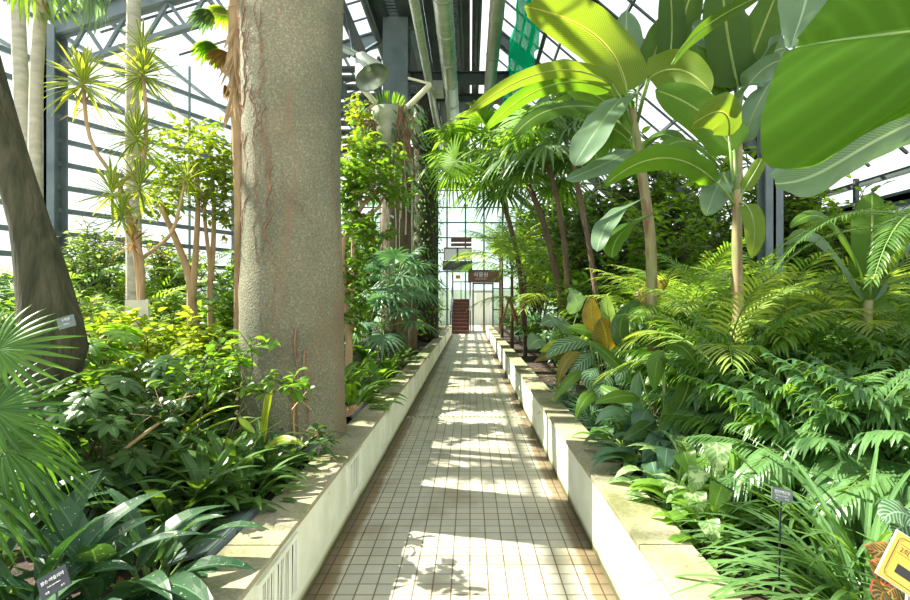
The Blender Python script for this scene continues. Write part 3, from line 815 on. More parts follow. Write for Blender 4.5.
def text(s, size, m, parent, mtx, name='lettering', ext=.002, align='CENTER'):
    cu = bpy.data.curves.new(name, 'FONT'); cu.body = s; cu.size = size; cu.extrude = ext; cu.align_x = align; cu.resolution_u = 3
    tmp = bpy.data.objects.new('tmp', cu); C.objects.link(tmp)
    me = bpy.data.meshes.new_from_object(tmp.evaluated_get(bpy.context.evaluated_depsgraph_get()))
    bpy.data.objects.remove(tmp); me.materials.clear(); me.materials.append(m)
    o = bpy.data.objects.new(name, me); C.objects.link(o); o.parent = parent; o.matrix_local = mtx
    return o
RX = Matrix.Rotation(PI/2,4,'X')
text('식물원', .28, M['white_ink'], t, Matrix.Translation((-.12,-.005,.3)) @ RX)
text('Botanic Garden', .09, M['white_ink'], t, Matrix.Translation((-.12,-.005,.16)) @ RX)
mb = MB().box((.12,25.95,0),(.2,26.1,2.5)).box((1.15,25.95,0),(1.23,26.1,2.5)).box((.12,25.95,2.42),(1.23,26.1,2.5)).box((.2,26,2.0),(1.15,26.05,2.05))
o = struct('door_1', mb, M['steel']);
quad('door_1_glass', [(.2,26.02,2.05),(1.15,26.02,2.05),(1.15,26.02,2.42),(.2,26.02,2.42)], M['glass_green'])

# ---------------- floodlight and hanging planter
t = thing('floodlight', 'bell-shaped metal floodlight on a bracket beside the huge trunk', 'lamp', P(365,70,7.2))
q = (V((.45,-.25,-.85))).to_track_quat('Z','Y').to_matrix().to_4x4(); q.translation = (-.02,0,.12)
obj('shade', MB().lathe([(.05,-.12),(.09,-.1),(.13,.0),(.2,.16),(.245,.3),(.255,.31),(.24,.3),(.19,.15),(.12,.01),(.0,-.02)], 28, q).mesh('shade', True), M['lamp_metal'], t)
obj('bulb', MB().lathe([(0,.0),(.05,.04),(.06,.12),(.04,.18),(0,.2)], 14, q).mesh('bulb', True), mat('lamp_glass', [(.6,.62,.5)], 2, .15), t)
obj('bracket', MB().beam((-.14,0,.2),(-.5,.1,.42),.07,.05).tube([V((-.05,0,.2)),V((-.2,.05,.3)),V((-.5,.1,.45))],.03,8).box((-.1,-.05,.12),(0,.05,.22)), M['lamp_metal'], t)
tag(obj('power_cable', MB().tube([P(341,0,7.3),P(346,14,7.3),P(349,30,7.3),P(352,48,7.25),P(349,58,7.2)], .012, 6), M['black_plate']), 'thin grey cable hanging down to the floodlight', 'cable')

# ================================================================== TREES AND PLANTS
def pline(pts, n):
    """n+1 evenly spaced points on a smooth line through sights (px, py, distance)"""
    q = [P(*p) for p in pts]
    q = [q[0]*2-q[1]] + q + [q[-1]*2-q[-2]]
    dense = []
    for i in range(1, len(q)-2):
        for j in range(12):
            t = j/12; a,b,c,d = q[i-1:i+3]
            dense.append(.5*((2*b)+(c-a)*t+(2*a-5*b+4*c-d)*t*t+(3*b-a-3*c+d)*t**3))
    dense.append(q[-2])
    ln = [0]
    for i in range(1, len(dense)): ln.append(ln[-1]+(dense[i]-dense[i-1]).length)
    out = []; k = 0
    for i in range(n+1):
        s = ln[-1]*i/n
        while k < len(ln)-2 and ln[k+1] < s: k += 1
        f = (s-ln[k])/max(1e-9, ln[k+1]-ln[k]); out.append(dense[k].lerp(dense[k+1], min(1,f)))
    return out
def loft_leaf(A, Mi, B, n=24, cols=5, rip=.012, freq=24):
    """a broad leaf spanned between its two margins and its midrib"""
    a, m, b = pline(A,n), pline(Mi,n), pline(B,n)
    mb = MB(); rows = []
    us = [i/(2*cols) for i in range(2*cols+1)]
    for i in range(n+1):
        nr = (b[i]-a[i]).cross(m[min(n,i+1)]-m[max(0,i-1)]); nr = nr.normalized() if nr.length > 1e-8 else V((0,-1,0))
        row = []
        for j in range(2*cols+1):
            f = abs(j-cols)/cols; e = a[i] if j < cols else b[i]
            p = m[i].lerp(e, f); p = p + nr*((e-m[i]).length*.18*math.sin(PI*f)*.7 + rip*f*math.sin(i/n*freq+j))
            row.append(p)
        rows.append(row)
    mb.grid(rows, us, [i/n for i in range(n+1)])
    return mb.mesh('leaf', True)
def rib_mesh(Mi, r0, r1, n=16):
    p = pline(Mi, n)
    return MB().tube(p, [r0+(r1-r0)*i/n for i in range(n+1)], 6).mesh('midrib', True)
def bleaf(root, pts, W, m='banana', side=None, kind='banana', stalk=None, n=26, fold=.12, arch=.25, wave=.035, rib=.008, dz=None):
    """broad leaf through sights: base, middle, tip"""
    p0, p1, p2 = [P(*p) for p in pts]
    c = p1*2-(p0+p2)*.5     # so that the curve passes through the middle sight
    T = (p2-p0).normalized()
    sd = V(side) if side else T.cross(V((0,-.75,.65))).normalized()
    mb = MB(); blade(mb, p0, c, p2, sd, W, kind, n, fold, wave, 8, arch)
    inv = root.matrix_basis.inverted() if False else Matrix.Translation(-root.location)
    f = obj('leaf', mb.mesh('leaf', True), M[m], root, inv)
    r = MB().tube([bez(p0,c,p2,i/12*.97)-V((0,0,.003)) for i in range(13)], [rib*(1-.8*i/12) for i in range(13)], 6)
    obj('midrib', r.mesh('midrib', True), M['stem_green'], f)
    if stalk:
        s = P(*stalk); mb = MB().tube([s, (s+p0)/2+V((0,0,.02)), p0], [rib*1.7, rib*1.4, rib*1.1], 7)
        obj('leaf_stalk', mb.mesh('leaf_stalk', True), M['stem_green'], f)
    return f
def world_part(name, mesh, m, root):
    return obj(name, mesh, M[m], root, Matrix.Translation(-root.location))
def stem_through(name, root, pts, rads, m, sides=12, n=16):
    p = pline(pts, n); k = len(rads)-1
    rr = [rads[min(k,int(i/n*k))] + (rads[min(k,int(i/n*k)+1)]-rads[min(k,int(i/n*k))])*((i/n*k)%1) for i in range(n+1)]
    return world_part(name, MB().tube(p, rr, sides).mesh(name, True), m, root)

# ---- the huge grey trunk
t = thing('tree', 'huge grey cylindrical tree trunk rising beside the path', 'tree', (-1.4,3.95,SOIL))
r = random.Random(3); mb = MB(); rows = []
for i in range(61):
    z = -.05+i*.14; row = []
    fl = .378 + .05*math.exp(-max(0,z)*5) + .012*math.sin(z*2.1) + (.008 if i%9==0 else 0)
    for k in range(49):
        a = 2*PI*(k%48)/48
        q = fl*(1+.012*math.sin(3*a+z)+.008*math.sin(7*a+z*1.7))
        row.append(V((q*math.cos(a), q*math.sin(a), z)))
    rows.append(row)
mb.grid(rows, [k/48 for k in range(49)], [i/60 for i in range(61)])
tr = obj('trunk', mb.mesh('trunk', True), M['big_trunk'], t)
def wander(a0, z0, z1, rr, amp=.5, steps=26, th=.0045):
    pts = []; a = a0; 
    for i in range(steps+1):
        z = z0+(z1-z0)*i/steps; a += rr.uniform(-1,1)*amp*.09
        q = .386+.05*math.exp(-max(0,z)*5)+.012*math.sin(z*2.1)
        pts.append(V((q*math.cos(a), q*math.sin(a), z)))
    return MB().tube(pts, [th*(1-.6*i/steps) for i in range(steps+1)], 4)
for k in range(26):
    a = -PI/2 + r.choice([r.uniform(-1.2,-.3), r.uniform(-1.0,.1), r.uniform(-1.3,1.3)])
    z1 = r.uniform(1.8,4.8); z0 = z1-r.uniform(.35,1.7)
    obj('aerial_root', wander(a, z1, max(.7,z0), r, 1.2, th=r.uniform(.002,.0045)).mesh('aerial_root'), M['root'], t)
for a, z1 in ((-1.15,.95),(-1.0,.8),(-1.25,.6)): obj('aerial_root', wander(a, z1, .02, r, .4, 10, .009).mesh('aerial_root'), M['root'], t)

# ---- the second, brown trunk and the ivy-clad third
t = thing('tree', 'thick brown trunk behind the hanging planter and small fan palm', 'tree', P(398,302,10.8)*1); t.location.z = SOIL
obj('trunk', MB().tube([V((.03*math.sin(i),0,-.05+i*.5)) for i in range(10)], [.4-.008*i for i in range(10)], 24).mesh('trunk', True), M['bark_brown'], t)
for k in range(14):
    a = r.uniform(-2.6,-.5); pts = [V((.41*math.cos(a+.05*math.sin(i+k)), .41*math.sin(a+.05*math.sin(i+k)), 4.2-i*.33)) for i in range(r.randint(5,12))]
    obj('aerial_root', MB().tube(pts, .014, 4).mesh('aerial_root'), M['bark_pale'], t)
t = thing('tree', 'distant trunk wrapped in dark ivy beside the path', 'tree', (P(426,302,14.5).x,14.5,SOIL))
obj('trunk', MB().tube([V((0,0,-.05+i*.7)) for i in range(11)], [.36]*11, 18).mesh('trunk', True), M['bark_dark'], t)
mb = MB()
for k in range(1500):
    a = r.uniform(0,2*PI); z = r.uniform(.1,6.6); q = r.uniform(.36,.5)
    c = V((q*math.cos(a), q*math.sin(a), z)); o_ = V((math.cos(a),math.sin(a),0)); d = (o_*.6+V((r.uniform(-.5,.5),r.uniform(-.5,.5),-.8))).normalized()
    blade(mb, c, c+d*.05, c+d*.1, d.cross(o_), .07, 'heart', 3, .1, rnd=r)
obj('ivy', mb.mesh('ivy'), M['mid'], t)

# ---- leaning dark trunk at the near left
t = thing('tree', 'leaning mossy dark tree trunk with a swollen base and a name plate', 'tree', P(40,430,3.0))
t.location.z = SOIL
stem_through('trunk', t, [(60,512,3.0),(28,455,3.0),(30,420,3.0),(46,385,3.0),(58,352,3.0),(50,318,3.0),(44,285,3.0),(33,235,3.0),(14,170,3.0),(-8,90,3.0),(-40,-10,3.0),(-95,-120,3.2),(-190,-260,3.6)],
             [.2,.14,.155,.1,.085,.085,.085,.085,.085,.085,.08], 'bark_dark', 20, 40)
stem_through('root_flare', t, [(52,360,3.0),(30,390,2.98),(8,420,2.95),(-10,450,2.9),(-20,500,2.9)], [.12,.12,.11,.1,.1], 'bark_dark', 14, 14)
def label_plate(name, label, cat, c, w, h, rot, m, lines, stake=None, ink='white_ink', tilt=.35, yaw=0):
    t = thing(name, label, cat, c)
    q = Matrix.Rotation(yaw,4,'Z') @ Matrix.Rotation(PI/2-tilt,4,'X') @ Matrix.Rotation(rot,4,'Z')
    obj('plate', MB().box((-w/2,-h/2,-.002),(w/2,h/2,.002), q), M[m], t)
    for s, size, x, y in lines: text(s, size, M[ink], t, q @ Matrix.Translation((x,y,.0025)), ext=.0004)
    if stake: obj('stake', MB().beam(V((0,.006,0)), V((stake[0],.02,-stake[1])), .006,.004), M['black_plate'], t)
    return t
label_plate('name_plate', 'grey name plate strapped to the leaning mossy trunk', 'sign', P(66.5,322,2.84), .1, .066, .28, 'slate', [('수목원', .018, 0, .008), ('Palmae', .012, 0, -.014)], tilt=.05)
label_plate('plant_label', 'black plant label with Korean name among spotted leaves at the near corner', 'label', P(54,582,1.3), .076, .054, .55, 'black_plate', [('팔손·아출리아', .0105, 0, .006), ('Fatsia australiana', .005, 0, -.006), ('자생', .006, -.02, -.02), ('호주', .006, .02, -.02)], (.01,.32))
label_plate('plant_label', 'small black plant label below the dark umbrella-leaf shrub', 'label', P(67,502,2.3), .09, .055, .3, 'black_plate', [('팔손이나무', .015, 0, .004), ('Fatsia japonica', .008, 0, -.012)], (.01,.3))
label_plate('plant_label', 'small slate plant label on a stake in the strappy lily clump', 'label', P(782,495,1.75), .072, .044, -.22, 'slate', [('엽란맥문동', .012, 0, .004), ('Liriope muscari', .0065, 0, -.005), ('한국', .005, -.018, -.015), ('아시아', .005, .016, -.015)], (.0,.36), tilt=.25)

# yellow arrow sign at the near right corner
t = thing('direction_sign', 'yellow sign with black arrow and border tilted at the near right corner', 'sign', P(909,566,1.3))
q = Matrix.Rotation(-.1,4,'Z') @ Matrix.Rotation(PI/2-.3,4,'X') @ Matrix.Rotation(-.61,4,'Z')
h = .126; w = .21; x0, y0 = -.055, -.063
obj('backing', MB().box((x0-.003,y0-.003,-.004),(x0+w+.003,y0+h+.003,0), q), M['white_plastic'], t)
obj('face', MB().box((x0,y0,.0),(x0+w,y0+h,.002), q), M['yellow_sign'], t)
mb = MB(); b = .008; k = .0016
for a, c in (((x0+b+.012,y0+b),(x0+w-b-.012,y0+b+k)), ((x0+b+.012,y0+h-b-k),(x0+w-b-.012,y0+h-b)), ((x0+b,y0+b+.012),(x0+b+k,y0+h-b-.012)), ((x0+w-b-k,y0+b+.012),(x0+w-b,y0+h-b-.012))):
    mb.box((*a,.002),(*c,.0026), q)
for cx, cy, a0 in ((x0+b+.012,y0+b+.012,PI),(x0+w-b-.012,y0+b+.012,1.5*PI),(x0+w-b-.012,y0+h-b-.012,0),(x0+b+.012,y0+h-b-.012,PI/2)):
    for i in range(4):
        u, v_ = a0+i*PI/8, a0+(i+1)*PI/8
        mb.beam(q @ V((cx+.0112*math.cos(u),cy+.0112*math.sin(u),.0023)), q @ V((cx+.0112*math.cos(v_),cy+.0112*math.sin(v_),.0023)), k, .0006)
mb.box((x0+.016,y0+.1,.002),(x0+w-.016,y0+.101,.0025), q); mb.box((x0+.016,y0+.076,.002),(x0+w-.016,y0+.077,.0025), q)
obj('border', mb, M['black_ink'], t)
mb = MB().box((x0+.03,y0+.028,.002),(x0+.115,y0+.052,.0027), q)
n0 = len(mb.v); mb.v += [q @ V(p) for p in ((x0+.115,y0+.014,.0027),(x0+.155,y0+.04,.0027),(x0+.115,y0+.066,.0027),(x0+.115,y0+.014,.002),(x0+.155,y0+.04,.002),(x0+.115,y0+.066,.002))]
mb.f += [(n0,n0+1,n0+2),(n0+5,n0+4,n0+3)]; mb.uv += [(0,0)]*6
obj('arrow', mb, M['black_ink'], t)
text('2회 사랑의 길', .017, M['black_ink'], t, q @ Matrix.Translation((x0+.02,y0+.082,.002)), ext=.0004, align='LEFT')
obj('stake', MB().beam(V((.02,.02,0)), V((.02,.04,-.5)), .012,.008), M['white_plastic'], t)

# slanted slate information panels behind the left coping
def info_panel(label, y, l, m='slate'):
    t = thing('information_panel', label, 'panel', (-1.06,y,SOIL))
    q = Matrix.Rotation(-.3,4,'Y')
    obj('plate', MB().box((-.2,0,.02),(-.01,l,.032), Matrix.Translation((0,0,.09)) @ q), M[m], t)
    obj('edge_strip', MB().box((-.012,-.01,.01),(.002,l+.01,.045), Matrix.Translation((0,0,.07)) @ q), M['steel'], t)
    obj('bracket', MB().box((-.1,.05,-.02),(-.08,.08,.09)).box((-.1,l-.08,-.02),(-.08,l-.05,.09)), M['steel'], t)
info_panel('slanted dark information plate behind the coping at the near left', 2.05, .5)
info_panel('slanted information plate behind the coping at the foot of the huge trunk', 3.35, .4)
info_panel('terracotta coloured plate behind the coping just past the huge trunk', 4.55, .6, 'terracotta')

# ---- slim pale trunks on the left, dracaena, upper fronds
def slim(label, pts, rads, m='bark_pale', crown=None):
    t = thing('tree', label, 'tree', P(*pts[0])); t.location.z = SOIL
    stem_through('trunk', t, pts, rads, m, 14, 20)
    return t
t = slim('slim pale palm trunk standing in front of the glass wall beside the leaning trunk', [(62,345,6.2),(40,250,6.2),(26,150,6.2),(20,60,6.2),(17,-20,6.2),(16,-120,6.2)], [.085,.08,.08,.075,.075])
t = slim('straight pale green-grey trunk rising behind the spiky dracaena', [(134,345,6.0),(134,260,6.0),(133,180,6.0),(133,80,6.0),(134,-20,6.0),(134,-140,6.0)], [.085,.085,.08,.075,.075])
mb = MB().box((-.13,0,0),(.13,.03,1.0))
o = obj('white_board', MB().box((-.12,0,-.2),(.11,.03,1.0)).mesh('white_board'), M['board_pale']); o.location = (P(137,0,4.9).x,4.9,SOIL+.16)
tag(o, 'pale upright board standing among the shrubs below the dracaena', 'board')

def head(root, px, py, d, rr, m='frond', n=60, W=.03, seed=1):
    me = get(rosette_mesh, n=n, L=1.0, W=W/.4, seed=seed, droop=.5)
    c = P(px,py,d)-root.location
    return obj('leaf_crown', mat_mesh(me, M[m]), None, root, TR(c, R.uniform(0,6), sc=rr*1.2))
M['dracaena'] = leaf_mat('dracaena_leaf', (.07,.17,.05), (.2,.3,.06), trans=.35, gloss=.35, veins=0, vein_amt=0, edge=((.55,.55,.15), .14))
t = thing('dracaena', 'tall spiky dracaena with tan stems and several heads of narrow leaves', 'plant', P(140,302,5.4)); t.location.z = SOIL
stem_through('stem', t, [(138,360,5.4),(140,300,5.4),(132,230,5.4),(122,190,5.4),(95,150,5.4),(86,120,5.4),(84,85,5.4)], [.03,.028,.024,.02,.018], 'stem_tan', 8)
stem_through('stem', t, [(142,330,5.3),(140,250,5.3),(118,190,5.3),(141,165,5.3),(146,120,5.3),(143,72,5.3)], [.03,.026,.024,.02,.018], 'stem_tan', 8)
stem_through('stem', t, [(140,260,5.4),(170,235,5.4),(180,205,5.4),(185,180,5.4)], [.022,.018,.014], 'stem_tan', 8)
for a in ((83,80,5.4,.42,'dracaena',70),(143,72,5.3,.38,'dracaena',80),(143,45,5.5,.3,'dracaena',40),(136,135,5.2,.34,'dracaena',60),(146,150,5.5,.3,'frond_yellow',50),(112,190,5.2,.36,'dracaena',50),(140,185,5.3,.36,'dracaena',60),(186,178,5.4,.26,'dracaena',40),(122,215,5.1,.3,'frond_yellow',40),(84,105,5.5,.24,'dead',16),(133,240,5.3,.32,'dead',30)):
    head(t, *a[:4], m=a[4], n=a[5], W=.024, seed=int(a[0]))

t = thing('palm_tree', 'fading palm crown hanging at the top beside the slim pale trunk', 'tree', P(60,-30,4.6)); t.location.z = SOIL
stem_through('trunk', t, [(40,430,4.8),(38,300,4.8),(35,150,5.0),(40,20,4.9),(58,-60,4.6)], [.07,.06,.055,.055], 'bark_pale', 10)
for px, py, a, ry, m in ((62,-38,-.3,.9,'frond_pale'),(58,-40,-1.2,.9,'frond_pale'),(60,-55,-2.3,1.0,'dead'),(60,-60,.5,.7,'frond_pale'),(45,-50,2.6,.8,'frond')):
    a_, b_ = get(fan_mesh, rad=.62, up=.2, seed=2, nseg=22, span=3.6, droop=.6, petiole=.35)
    f = obj('frond', mat_mesh(a_, M[m]), None, t, TR(P(px,py-6,4.6)-t.location, a, ry, sc=.78)); obj('leaf_stalk', mat_mesh(b_, M['stem_green']), None, f)
t = thing('palm_tree', 'withered palm with orange-brown ragged leaves against the huge trunk', 'tree', P(236,302,6.2)); t.location.z = SOIL
stem_through('trunk', t, [(236,370,6.3),(238,250,6.3),(237,150,6.3),(235,90,6.3),(234,60,6.3),(234,-40,6.3)], [.04,.04,.045,.06,.07,.06], 'stem_tan', 12)
mb = MB()
for k in range(60):
    c = P(236+r.uniform(-3,3), 30+r.uniform(-10,70), 6.2+r.uniform(-.1,.1)); d = V((r.uniform(-.5,.5), r.uniform(-.5,.5), -1)).normalized()
    blade(mb, c, c+d*.2, c+d*.4+V((0,0,-.05)), V((1,.3,0)), .035, 'lance', 4, .4, rnd=r)
world_part('dry_sheath', mb.mesh('dry_sheath'), 'stem_tan', t)
for px, py, a, ry, m, s in ((228,16,3.3,.1,'banana_grey',.36),(228,42,3.0,.25,'frond',.36),(232,45,2.6,.4,'dead',.3),(236,5,2.9,.3,'frond_yellow',.32),(236,-10,3.8,-.6,'frond_yellow',.45),(232,80,3.2,1.1,'dead',.2)):
    a_, b_ = get(fan_mesh, rad=.62, up=.2, seed=4, nseg=14, span=2.4, droop=.35, petiole=.35, W=.07)
    f = obj('frond', mat_mesh(a_, M[m]), None, t, TR(P(px,py,6.2)-t.location, a, ry, sc=s*1.5)); obj('leaf_stalk', mat_mesh(b_, M['stem_tan']), None, f)

# ---- trees with leafy crowns
def tree(label, trunks, crown, m='yellow', bark='stem_tan', L=.1, W=.045, seed=1, n=1200, loc=None, cat='tree', kind='lance'):
    """trunks: (sights, radii); crown: (px, py, d, rx, rz, count) puffs of leaves carried on twigs"""
    rr = random.Random(seed)
    t = thing('tree', label, cat, loc or V((P(*trunks[0][0][0]).x, trunks[0][0][0][2], SOIL)))
    for pts, rads in trunks: stem_through('trunk' if pts is trunks[0][0] else 'branch', t, pts, rads, bark, 10, 14)
    mb = MB(); tw = MB()
    for px, py, d, rx, rz, cnt in crown:
        c0 = P(px,py,d)
        k = 0
        while k < cnt:
            u = V((rr.gauss(0,.5), rr.gauss(0,.5), rr.gauss(0,.5)))
            if u.length > 1.15: continue
            c = c0+V((u.x*rx, u.y*rx, u.z*rz)); dn = V((u.x,u.y,u.z*.4+.2)).normalized()
            tw.tube([c-dn*.12, c+dn*.06], [.004,.002], 3, cap=False)
            for j in range(5):
                a = rr.uniform(0,2*PI); e = rr.uniform(-.6,.7)
                ld = (V((math.cos(a)*math.cos(e), math.sin(a)*math.cos(e), math.sin(e)))+dn*.4).normalized()
                q = c+dn*(j*.03-.06); l = L*rr.uniform(.7,1.2)
                sd = ld.cross(V((rr.uniform(-.6,.6), rr.uniform(-.6,.6), 1))).normalized()
                blade(mb, q, q+ld*l*.55, q+ld*l-V((0,0,l*.3)), sd, W*l/L, kind, 4, .2, rnd=rr); k += 1
    world_part('foliage', mb.mesh('foliage'), m, t); world_part('twigs', tw.mesh('twigs'), bark, t)['kind'] = 'stuff'
    return t
tree('small tan-stemmed tree with bright yellow-green foliage beside the huge trunk',
     [([(196,365,6.6),(192,320,6.6),(190,280,6.6),(176,240,6.6),(160,205,6.7)],[.07,.06,.045,.03]),
      ([(196,360,6.6),(193,300,6.6),(196,250,6.6),(198,200,6.6),(196,160,6.6)],[.05,.045,.035,.025]),
      ([(212,355,6.8),(210,290,6.8),(213,250,6.8),(214,200,6.8),(210,150,6.8)],[.045,.04,.03,.02]),
      ([(213,280,6.8),(207,240,6.7),(205,200,6.6),(216,170,6.6)],[.03,.025,.02])],
     [(205,150,6.6,.45,.4,420),(180,165,6.7,.4,.35,380),(225,175,6.6,.25,.45,380),(165,190,6.8,.4,.3,320),(205,195,6.5,.4,.3,300),(150,205,6.8,.4,.3,200),(190,125,6.8,.35,.2,120),(225,215,6.6,.2,.3,150)], seed=5, L=.1, W=.05)
tree('slender tree with twisting tan branches behind the huge trunk, by the hanging planter',
     [([(348,385,6.4),(349,340,6.4),(345,290,6.4),(342,250,6.4),(352,225,6.4),(362,205,6.4),(376,195,6.4)],[.05,.045,.04,.035,.03]),
      ([(352,225,6.4),(368,215,6.3),(378,208,6.3),(384,196,6.3)],[.03,.025,.015]),
      ([(350,330,6.4),(358,320,6.4),(367,308,6.4)],[.03,.025,.015]),
      ([(362,205,6.4),(355,180,6.4),(352,150,6.4)],[.03,.02,.015])],
     [(352,180,6.3,.3,.3,260),(375,185,6.1,.3,.25,240),(350,215,6.4,.22,.3,200),(385,160,6.4,.2,.25,120),(365,150,6.4,.22,.2,120),(352,270,6.4,.2,.4,200),(372,230,6.2,.25,.2,180),(355,310,6.2,.2,.3,140),(395,190,6.2,.2,.2,120)], m='mid', seed=8, L=.13, W=.06)
tree('tall loose bush of yellowing leaves beside the hanging planter',
     [([(352,300,7.6),(354,200,7.6),(356,150,7.6),(360,105,7.6)],[.03,.025,.015])],
     [(358,115,7.5,.2,.35,160),(362,145,7.4,.22,.3,180),(352,170,7.4,.25,.3,200),(370,165,7.4,.2,.25,100)], m='yellow', seed=9, L=.1, W=.045)

# hanging planter: cement pot full of roots, ivy spilling down
t = thing('hanging_planter', 'weathered cement planter with matted roots and trailing ivy on cream brackets', 'planter', P(388,118,8.0))
obj('pot', MB().lathe([(.0,-.42),(.1,-.42),(.14,-.3),(.2,-.22),(.17,-.12),(.24,-.05),(.26,.12),(.22,.14),(.0,.12)], 16).mesh('pot', True), M['cement'], t)
obj('bracket', MB().tube([P(361,87,7.9)-t.location, P(376,103,7.95)-t.location], .045, 8), M['cream_metal'], t)
obj('bracket', MB().tube([P(431,84,7.9)-t.location, P(414,101,7.95)-t.location, P(402,112,8)-t.location], .045, 8), M['cream_metal'], t)
obj('bracket', MB().tube([P(408,78,7.9)-t.location, P(431,84,7.9)-t.location], .02, 8), M['cream_metal'], t)
mb = MB()
for k in range(150):
    a = r.uniform(0,2*PI); q = r.uniform(.16,.34); l = r.uniform(.2,1.1)
    if math.sin(a) < -.3 and abs(math.cos(a)-.05) < .55: continue
    p = V((q*math.cos(a), q*math.sin(a)*.8, r.uniform(.0,.22))); pts = [p]
    for i in range(7): p = p+V((r.uniform(-.05,.05)+.02*math.cos(a), r.uniform(-.04,.04), -l/7)); pts.append(p)
    mb.tube(pts, r.uniform(.004,.01), 3, cap=False)
obj('matted_roots', mb.mesh('matted_roots'), M['root'], t)
mb = MB()
for k in range(420):
    a = r.uniform(0,2*PI); q = r.uniform(.25,.5); z = .2-abs(r.gauss(0,.6)); z = max(z,-1.6)
    if math.sin(a) < -.2 and abs(math.cos(a)) < .7 and z > -.5: continue
    c = V((q*math.cos(a)+(.15 if r.random()<.5 else -.1), q*math.sin(a), z)); o_ = V((math.cos(a),math.sin(a),0)); d = (o_*.7+V((r.uniform(-.5,.5),r.uniform(-.5,.5),-.9))).normalized()
    blade(mb, c, c+d*.06, c+d*.13, d.cross(o_), .09, 'heart', 3, .1, rnd=r)
obj('ivy', mb.mesh('ivy'), M['bluegreen'], t)
mb = MB()
for k in range(60):
    a = r.uniform(0,2*PI); c = V((.2*math.cos(a), .2*math.sin(a), .15)); d = V((math.cos(a)*.5,math.sin(a)*.5,1)).normalized()
    blade(mb, c, c+d*.1, c+d*.2, d.cross(V((0,0,1))), .03, 'lance', 3, .3, rnd=r)
obj('fern_tuft', mb.mesh('fern_tuft'), M['mid'], t)

# ---- bananas
def banana(label, foot, stem_pts, rads, leaves):
    t = thing('banana_plant', label, 'plant', V((P(*stem_pts[0]).x, stem_pts[0][2], SOIL)))
    stem_through('stem', t, stem_pts, rads, 'banana_stem', 14)
    for a in leaves: bleaf(t, *a[:2], **(a[2] if len(a) > 2 else {}))
    return t
d = 4.6
banana('tall banana plant with a big sunlit yellow-green leaf arching towards the roof', None,
  [(655,400,d),(652,300,d),(650,235,d),(640,160,d),(632,110,d)], [.06,.055,.05,.045,.035], [
  ([(627,92,d),(598,38,d),(524,6,d-.5)], .44, dict(m='banana_yellow', side=(.6,-.25,.6), stalk=(635,130,d))),
  ([(612,84,d),(545,72,d-.2),(462,118,d-.4)], .15, dict(m='banana_yellow', stalk=(632,120,d), side=(.0,-.6,.7))),
  ([(610,90,d+.1),(548,86,d),(481,134,d-.1)], .18, dict(m='banana', stalk=(632,125,d), side=(.0,-.6,.7))),
  ([(600,108,d+.2),(550,110,d+.2),(514,136,d+.1)], .26, dict(m='banana', stalk=(632,135,d))),
  ([(620,98,d-.1),(598,128,d-.5),(574,166,d-.6)], .3, dict(m='banana_grey', side=(1,-.3,.2), stalk=(634,130,d))),
  ([(638,86,d+.2),(628,50,d+.3),(627,10,d+.4)], .32, dict(m='banana_grey', side=(1,-.3,0), stalk=(635,120,d))),
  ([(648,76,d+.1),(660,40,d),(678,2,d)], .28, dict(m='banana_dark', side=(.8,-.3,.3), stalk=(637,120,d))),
  ([(650,78,d-.3),(680,70,d-.5),(711,92,d-.7)], .3, dict(m='banana_yellow', side=(.2,-.4,.8), stalk=(637,125,d))),
  ([(632,150,d),(607,163,d-.4),(566,180,d-.5)], .2, dict(m='banana_grey', stalk=(640,170,d))),
  ([(628,140,d+.1),(600,130,d+.2),(598,175,d+.1)], .34, dict(m='banana', side=(.8,-.3,.3))),
  ([(645,150,d),(668,135,d),(700,165,d-.2)], .28, dict(m='banana')),
  ([(640,200,d-.2),(612,218,d-.6),(597,252,d-.8)], .2, dict(m='banana_grey', side=(.9,-.3,.3))),
  ([(650,215,d-.2),(622,232,d-.6),(612,258,d-.8)], .2, dict(m='banana', side=(.9,-.3,.3))),
  ([(632,120,d+.3),(586,88,d+.5),(556,60,d+.7)], .3, dict(m='banana', side=(.5,-.3,.8)))])
d = 3.7
banana('banana plant with a rounded backlit leaf and pale stem rising from the palms', None,
  [(738,400,d),(738,300,d),(737,250,d),(737,215,d),(736,190,d)], [.045,.042,.04,.036,.03], [
  ([(729,135,d),(722,112,d-.15),(690,126,d-.3)], .26, dict(m='banana_yellow', side=(.5,-.3,.8), stalk=(734,195,d))),
  ([(722,172,d),(690,142,d-.2),(655,156,d-.3)], .16, dict(m='banana', stalk=(736,205,d))),
  ([(716,182,d-.1),(664,158,d-.4),(604,186,d-.6)], .17, dict(m='banana', stalk=(736,208,d), side=(.0,-.5,.8))),
  ([(724,172,d+.1),(716,190,d),(706,216,d)], .2, dict(m='banana_grey', side=(1,-.2,.1), stalk=(735,196,d))),
  ([(744,190,d),(756,170,d),(762,158,d)], .1, dict(m='banana_yellow', side=(1,-.2,.1), stalk=(738,205,d))),
  ([(746,205,d-.1),(754,225,d-.2),(752,258,d-.2)], .14, dict(m='banana_yellow', side=(1,-.2,.1), stalk=(738,205,d))),
  ([(734,150,d+.1),(700,112,d+.2),(655,90,d+.3)], .3, dict(m='banana', side=(.3,-.3,.9), stalk=(736,190,d)))])
d = 4.2
